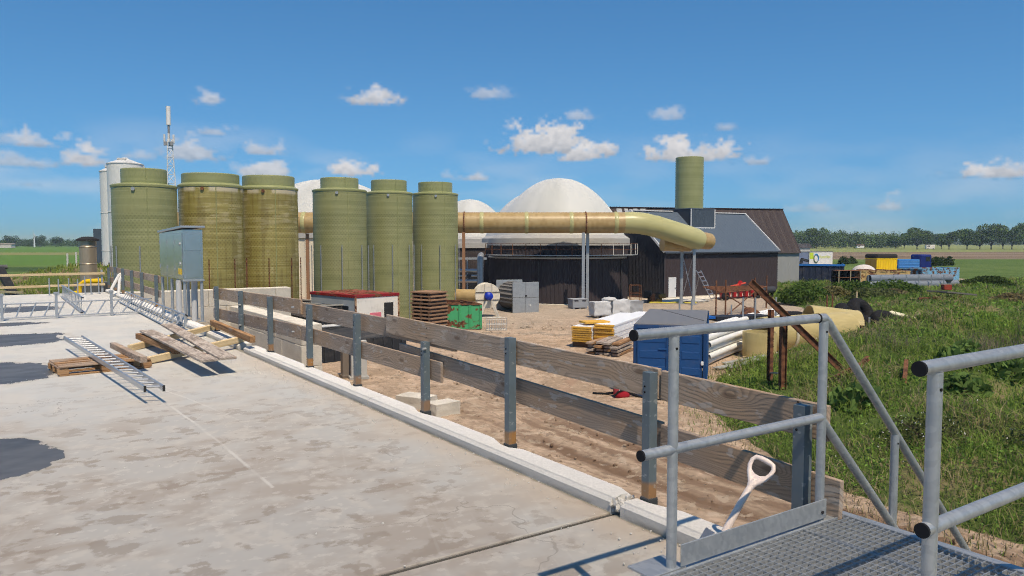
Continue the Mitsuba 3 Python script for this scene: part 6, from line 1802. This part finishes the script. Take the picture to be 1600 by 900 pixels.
# ================================================================ LEFT FAR END
fl = thing('flue', 'shiny steel flue stack with a dark cap behind the deck end', 'flue')
part(fl, 'shell', lathe([(.46, 1.5), (.46, 5.55)], 32, (-25.1, 45.2))[:2], 'flue_steel', smooth=True)
for z in (2.6, 4.2, 5.2): part(fl, 'band', lathe([(.46, z - .04), (.48, z), (.46, z + .04)], 32, (-25.1, 45.2))[:2], 'flue_steel', smooth=40)
part(fl, 'cap', lathe([(.62, 5.56), (.6, 5.66), (.3, 5.8), (0, 5.82)], 28, (-25.1, 45.2))[:2], 'matte', col=(.03, .03, .032), smooth=40)
part(fl, 'base_box', cbox((1.5, 1.2, 1.9), .03, (-24.6, 44.6, 2.2)), 'paint', col=rgb(90, 95, 98))
gpz = thing('gas_pipe', 'bright yellow gas pipe bend behind the deck end', 'pipe')
part(gpz, 'bend', tube([(-17.85, 31.4, 1.0), (-17.85, 31.4, 3.55), (-17.8, 31.4, 3.72), (-17.65, 31.4, 3.84), (-17.45, 31.4, 3.88), (-16.9, 31.5, 3.9)], .1, 14), 'clean_paint', smooth=50, col=rgb(240, 196, 12))
part(gpz, 'bend', tube([(-18.3, 31.4, 1.0), (-18.3, 31.4, 3.2), (-18.22, 31.4, 3.34), (-18.05, 31.4, 3.4), (-17.8, 31.4, 3.4)], .085, 12), 'clean_paint', smooth=50, col=rgb(240, 196, 12))
for z in (2.9, 3.3): part(gpz, 'flange', lathe([(.1, z - .03), (.16, z - .03), (.16, z + .03), (.1, z + .03)], 18, (-17.85, 31.4))[:2], 'clean_paint', col=rgb(225, 180, 12))
lz = lambda x, y: float(left_h(np.array([x]), np.array([y]))[0])
for i, (x, y) in enumerate([(-35.3, 60.6), (-34.6, 60.6), (-33.9, 60.4), (-33.2, 60.2), (-27.4, 61.0)]):
    t = thing('marker_post', ['white post on the bank, first from the left', 'white post on the bank, second from the left', 'white post on the bank, third from the left', 'white post on the bank, fourth from the left', 'white post by the white silos'][i], 'post')
    zz = max(lz(x, y) + .25, 2.9)
    part(t, 'shaft', tube([(x, y, zz - 1.0), (x, y, zz + 1.25)], .07, 8), 'paint', col=rgb(205, 205, 200), smooth=40)
    part(t, 'cap', tube([(x, y, zz + 1.25), (x, y, zz + 1.3)], .085, 8), 'paint', col=rgb(205, 205, 200))
cv = thing('conveyor', 'dark slanted conveyor arm sticking up behind the deck at the left', 'conveyor')
part(cv, 'arm', bar((-30.4, 45.2, 3.95), (-28.6, 43.8, 2.35), .45, .22)[:2], 'paint', col=rgb(38, 40, 42))
part(cv, 'roller', tube([(-30.6, 45.1, 4.0), (-30.2, 45.6, 4.0)], .14, 12), 'paint', col=rgb(90, 92, 94), smooth=40)
part(cv, 'support', bar((-29.7, 44.8, 1.5), (-29.7, 44.8, 3.2), .22, .22)[:2], 'paint', col=rgb(140, 140, 132))
part(cv, 'rail', bar((-31.5, 44.0, 2.7), (-28.0, 43.6, 2.6), .1, .12)[:2], 'paint', col=rgb(170, 160, 130))
# wind turbine and far white buildings
wt = thing('wind_turbine', 'small white wind turbine on the far left skyline', 'turbine')
part(wt, 'tower', tube([(-500, 800, 0), (-500, 800, 13.2)], [.75, .42], 12), 'clean_paint', col=(.75, .76, .77), smooth=40)
part(wt, 'nacelle', cbox((.8, 1.6, .8), .1, (-500, 799.6, 13.4)), 'clean_paint', col=(.75, .76, .77))
for k in range(3):
    a = 1.57 + k * 2.094; part(wt, 'blade', bar((-500, 798.5, 13.4), (-500 + 4.2 * math.cos(a), 798.5, 13.4 + 4.2 * math.sin(a)), .12, .42, .02, (0, 1, 0))[:2], 'clean_paint', col=(.75, .76, .77))


# ================================================================ TREES
def tree(label, x, y, h, w, trunk_h, n, seed, base, name='tree', group=None):
    r = np.random.default_rng(seed); t = thing(name, label, 'tree', group)
    br = [tube([(x, y, -.3), (x + r.normal(0, .1), y, trunk_h * .6), (x + r.normal(0, .3), y + r.normal(0, .3), h * .7)], [h * .028, h * .02, h * .006], 7, False)]
    lobes = []
    for k in range(9):
        a = r.uniform(0, 6.28); e = r.uniform(.1, 1)
        c = np.array([x + math.cos(a) * w * .30 * r.uniform(.4, 1.15), y + math.sin(a) * w * .30, trunk_h + (h - trunk_h) * (.22 + .55 * e)])
        lobes.append((c, w * r.uniform(.22, .32), (h - trunk_h) * r.uniform(.2, .3)))
        br.append(tube([(x, y, trunk_h * .75), (np.array([x, y, trunk_h]) + c) / 2 + r.normal(0, .2, 3), c], [h * .014, h * .008, h * .003], 5, False))
    part(t, 'trunk', join(*br), 'bark')
    pts = []
    for c, rr, hh in lobes:
        u = r.normal(0, 1, (n // 9, 3)); u /= np.linalg.norm(u, axis=1, keepdims=True)
        pts.append(c + u * (r.uniform(.3, 1.08, (n // 9, 1)) ** .55) * [rr, rr, hh])
    pts = np.vstack(pts)
    col = np.array(base)[None] * r.uniform(.6, 1.4, (len(pts), 1)) * np.repeat(r.uniform(.75, 1.3, (9, 1)), n // 9, 0)
    v, f, c = leaf_cloud(pts, r, h * .038, np.clip(col, .008, .5), .5)
    part(t, 'crown', (v, f), 'far_leaf', col=c)


def spot(px, d): return ((px - 800) / 1192.0 * d, d)


TREES_R = [(1275, 620, 17, 13), (1262, 680, 12, 14), (1412, 640, 13, 11), (1432, 560, 16.5, 16), (1447, 620, 14, 11), (1470, 600, 12.5, 9), (1482, 560, 13.5, 11), (1510, 560, 17, 15), (1530, 590, 13, 11), (1548, 560, 19, 17), (1566, 600, 15, 10), (1580, 560, 17, 13), (1600, 560, 20, 17), (1622, 570, 16, 14), (1398, 590, 11, 10)]
for i, (px, d, h, w) in enumerate(TREES_R):
    x, y = spot(px, d)
    tree('tall broad leaved tree in the far row at the right, number ' + str(i) if False else
         ['tall dark tree rising out of the wood right of the barn', 'rounded tree beside the far barn roof', 'lower tree at the left of the far row', 'broadest flat topped tree in the far row', 'tree touching the broadest flat topped one', 'slim small tree right of the broad one', 'upright tree in the middle of the far row', 'full rounded tree in the middle of the far row',
          'smaller tree behind the full rounded one', 'tallest dense tree of the far row', 'slim tree just right of the tallest one', 'open crowned tree near the right edge', 'big tree cut by the right edge of the view', 'tree beyond the right edge of the row', 'small dark tree where the wood ends'][i],
         x, y, h, w * 1.12, h * .16, 4200, 300 + i, (.062, .112, .03) if i % 3 else (.08, .13, .036))
# the wood between the barn and the row: one mass
r = np.random.default_rng(77); pts = []; cc2 = []
for k in range(150):
    px = r.uniform(1205, 1400); d = r.uniform(650, 760); x, y = spot(px, d); h = r.uniform(11, 16.5) * (1.05 if px < 1330 else .9); w = r.uniform(5, 8)
    u = r.normal(0, 1, (170, 3)); u /= np.linalg.norm(u, axis=1, keepdims=True)
    pts.append(np.array([x, y, h * .52]) + u * (r.uniform(.3, 1, (170, 1)) ** .5) * [w, w, h * .5]); cc2.append(np.array([.08, .13, .04])[None] * r.uniform(.6, 1.4) * r.uniform(.65, 1.35, (170, 1)))
v, f, c = leaf_cloud(np.vstack(pts), r, .85, np.clip(np.vstack(cc2), .008, .4), .5)
single('woodland', (v, f), 'far_leaf', 'dark green wood on the horizon right of the barns', 'wood', kind='stuff', col=c)
pts = []; cc2 = []
for k in range(170):
    px = r.uniform(-60, 175); d = r.uniform(820, 960); x, y = spot(px, d); h = r.uniform(6.5, 10.0); w = r.uniform(4, 7)
    u = r.normal(0, 1, (150, 3)); u /= np.linalg.norm(u, axis=1, keepdims=True)
    pts.append(np.array([x, y, h * .5]) + u * (r.uniform(.3, 1, (150, 1)) ** .5) * [w, w, h * .5]); cc2.append(np.array([.048, .085, .028])[None] * r.uniform(.6, 1.4) * r.uniform(.65, 1.35, (150, 1)))
v, f, c = leaf_cloud(np.vstack(pts), r, .55, np.clip(np.vstack(cc2), .008, .4), .5)
single('woodland', (v, f), 'far_leaf', 'dark tree belt on the horizon at the far left', 'wood', kind='stuff', col=c)
pts = []; cc2 = []
for k in range(150):
    px = r.uniform(1380, 1680); d = r.uniform(1300, 1500); x, y = spot(px, d); h = r.uniform(7, 12); w = r.uniform(7, 12)
    u = r.normal(0, 1, (90, 3)); u /= np.linalg.norm(u, axis=1, keepdims=True)
    pts.append(np.array([x, y, h * .45]) + u * (r.uniform(.3, 1, (90, 1)) ** .5) * [w, w, h * .5]); cc2.append(np.array([.045, .075, .03])[None] * r.uniform(.6, 1.4) * r.uniform(.65, 1.35, (90, 1)))
v, f, c = leaf_cloud(np.vstack(pts), r, 1.1, np.clip(np.vstack(cc2), .008, .4), .5)
single('woodland', (v, f), 'far_leaf', 'faint distant tree belt behind the far row at the right', 'wood', kind='stuff', col=c)
for i, (px, h, lab) in enumerate([(18, 12.5, 'rounded tree standing above the far left belt'), (63, 12.5, 'rounded tree right of the wind turbine'), (88, 12.0, 'broad tree in the far left belt near the flue')]):
    x, y = spot(px, 810); tree(lab, x, y, h, 14, 2.5, 1800, 340 + i, (.034, .06, .02))
# hedge line and scattered field bushes
for i, (px, d, h) in enumerate([(1318, 190, 1.9), (1330, 195, 1.7), (1462, 175, 2.2), (1470, 178, 2.0), (1482, 180, 2.2), (1450, 176, 1.8)]):
    x, y = spot(px, d)
    shrub('field_bush', ['field bush right of the white trailer', 'field bush left of the yellow container', 'field bush right of the blue truck', 'small field bush, second right of the truck', 'field bush farthest right of the truck', 'field bush touching the truck cab'][i], 'bush', x, y, 1.4, 1.4, h, 700, .2, (.05, .085, .025), 360 + i, z=-.05)
# far houses
fb = thing('farm_shed', 'dark roofed farm shed at the edge of the wood', 'building')
x, y = spot(1252, 420)
part(fb, 'wall', cbox((7, 6, 2.4), .02, (x, y, 1.2)), 'paint', col=rgb(190, 190, 186))
part(fb, 'roof', (np.array([[x - 4, y - 3.6, 2.2], [x + 4.5, y - 3.6, 2.2], [x + 4.5, y, 4.6], [x - 4, y, 4.6], [x - 4, y + 3.6, 2.2], [x + 4.5, y + 3.6, 2.2]]), np.array([[0, 1, 2], [0, 2, 3], [3, 2, 5], [3, 5, 4], [0, 3, 4], [1, 5, 2]])), 'paint', col=rgb(60, 58, 60))
for i, (px, d, w, h, lab) in enumerate([(1452, 575, 6.5, 3.4, 'white van parked between the far trees'), (1343, 640, 6, 2.6, 'white house front at the foot of the wood')]):
    x, y = spot(px, d); t = thing('van' if i == 0 else 'house', lab, 'van' if i == 0 else 'house')
    part(t, 'body' if i == 0 else 'wall', cbox((w, 2.4, h - .5), .15, (x, y, h / 2 + .1)), 'clean_paint', col=(.78, .78, .77))
    part(t, 'window', cbox((w * .3, .06, h * .25), .01, (x - w * .25, y - 1.24, h * .7)), 'window_glass')
    if i == 0:
        for q in (-2, 2): part(t, 'wheel', tube([(x + q, y - 1.25, .4), (x + q, y - 1.0, .4)], .4, 12), 'matte', col=(.02, .02, .02))
    else: part(t, 'roof', bar((x - 3.2, y, h + .3), (x + 3.2, y, h + .3), 3, .9, .3)[:2], 'paint', col=rgb(110, 70, 56))
x, y = spot(8, 700)
hs = thing('house', 'long pale roofed house at the left end of the skyline', 'house')
part(hs, 'wall', cbox((16, 6, 2.6), .02, (x, y, 1.3)), 'paint', col=rgb(210, 206, 198)); part(hs, 'roof', bar((x - 8.4, y, 3.4), (x + 8.4, y, 3.4), 6.4, 1.6, .6)[:2], 'paint', col=rgb(170, 160, 150))

# ================================================================ AIR
scene['air'] = {'type': 'homogeneous', 'albedo': {'type': 'rgb', 'value': [.95, .955, .96]}, 'sigma_t': {'type': 'rgb', 'value': [.00013, .00016, .00020]}}
scene['haze'] = {'type': 'cube', 'to_world': T().translate([0, 0, 21.0]).scale([5990, 5990, 23.0]), 'bsdf': {'type': 'null'}, 'interior': {'type': 'ref', 'id': 'air'}}
labels['haze'] = {'label': 'thin summer haze over the fields', 'kind': 'stuff'}
scene['camera']['medium'] = {'type': 'ref', 'id': 'air'}
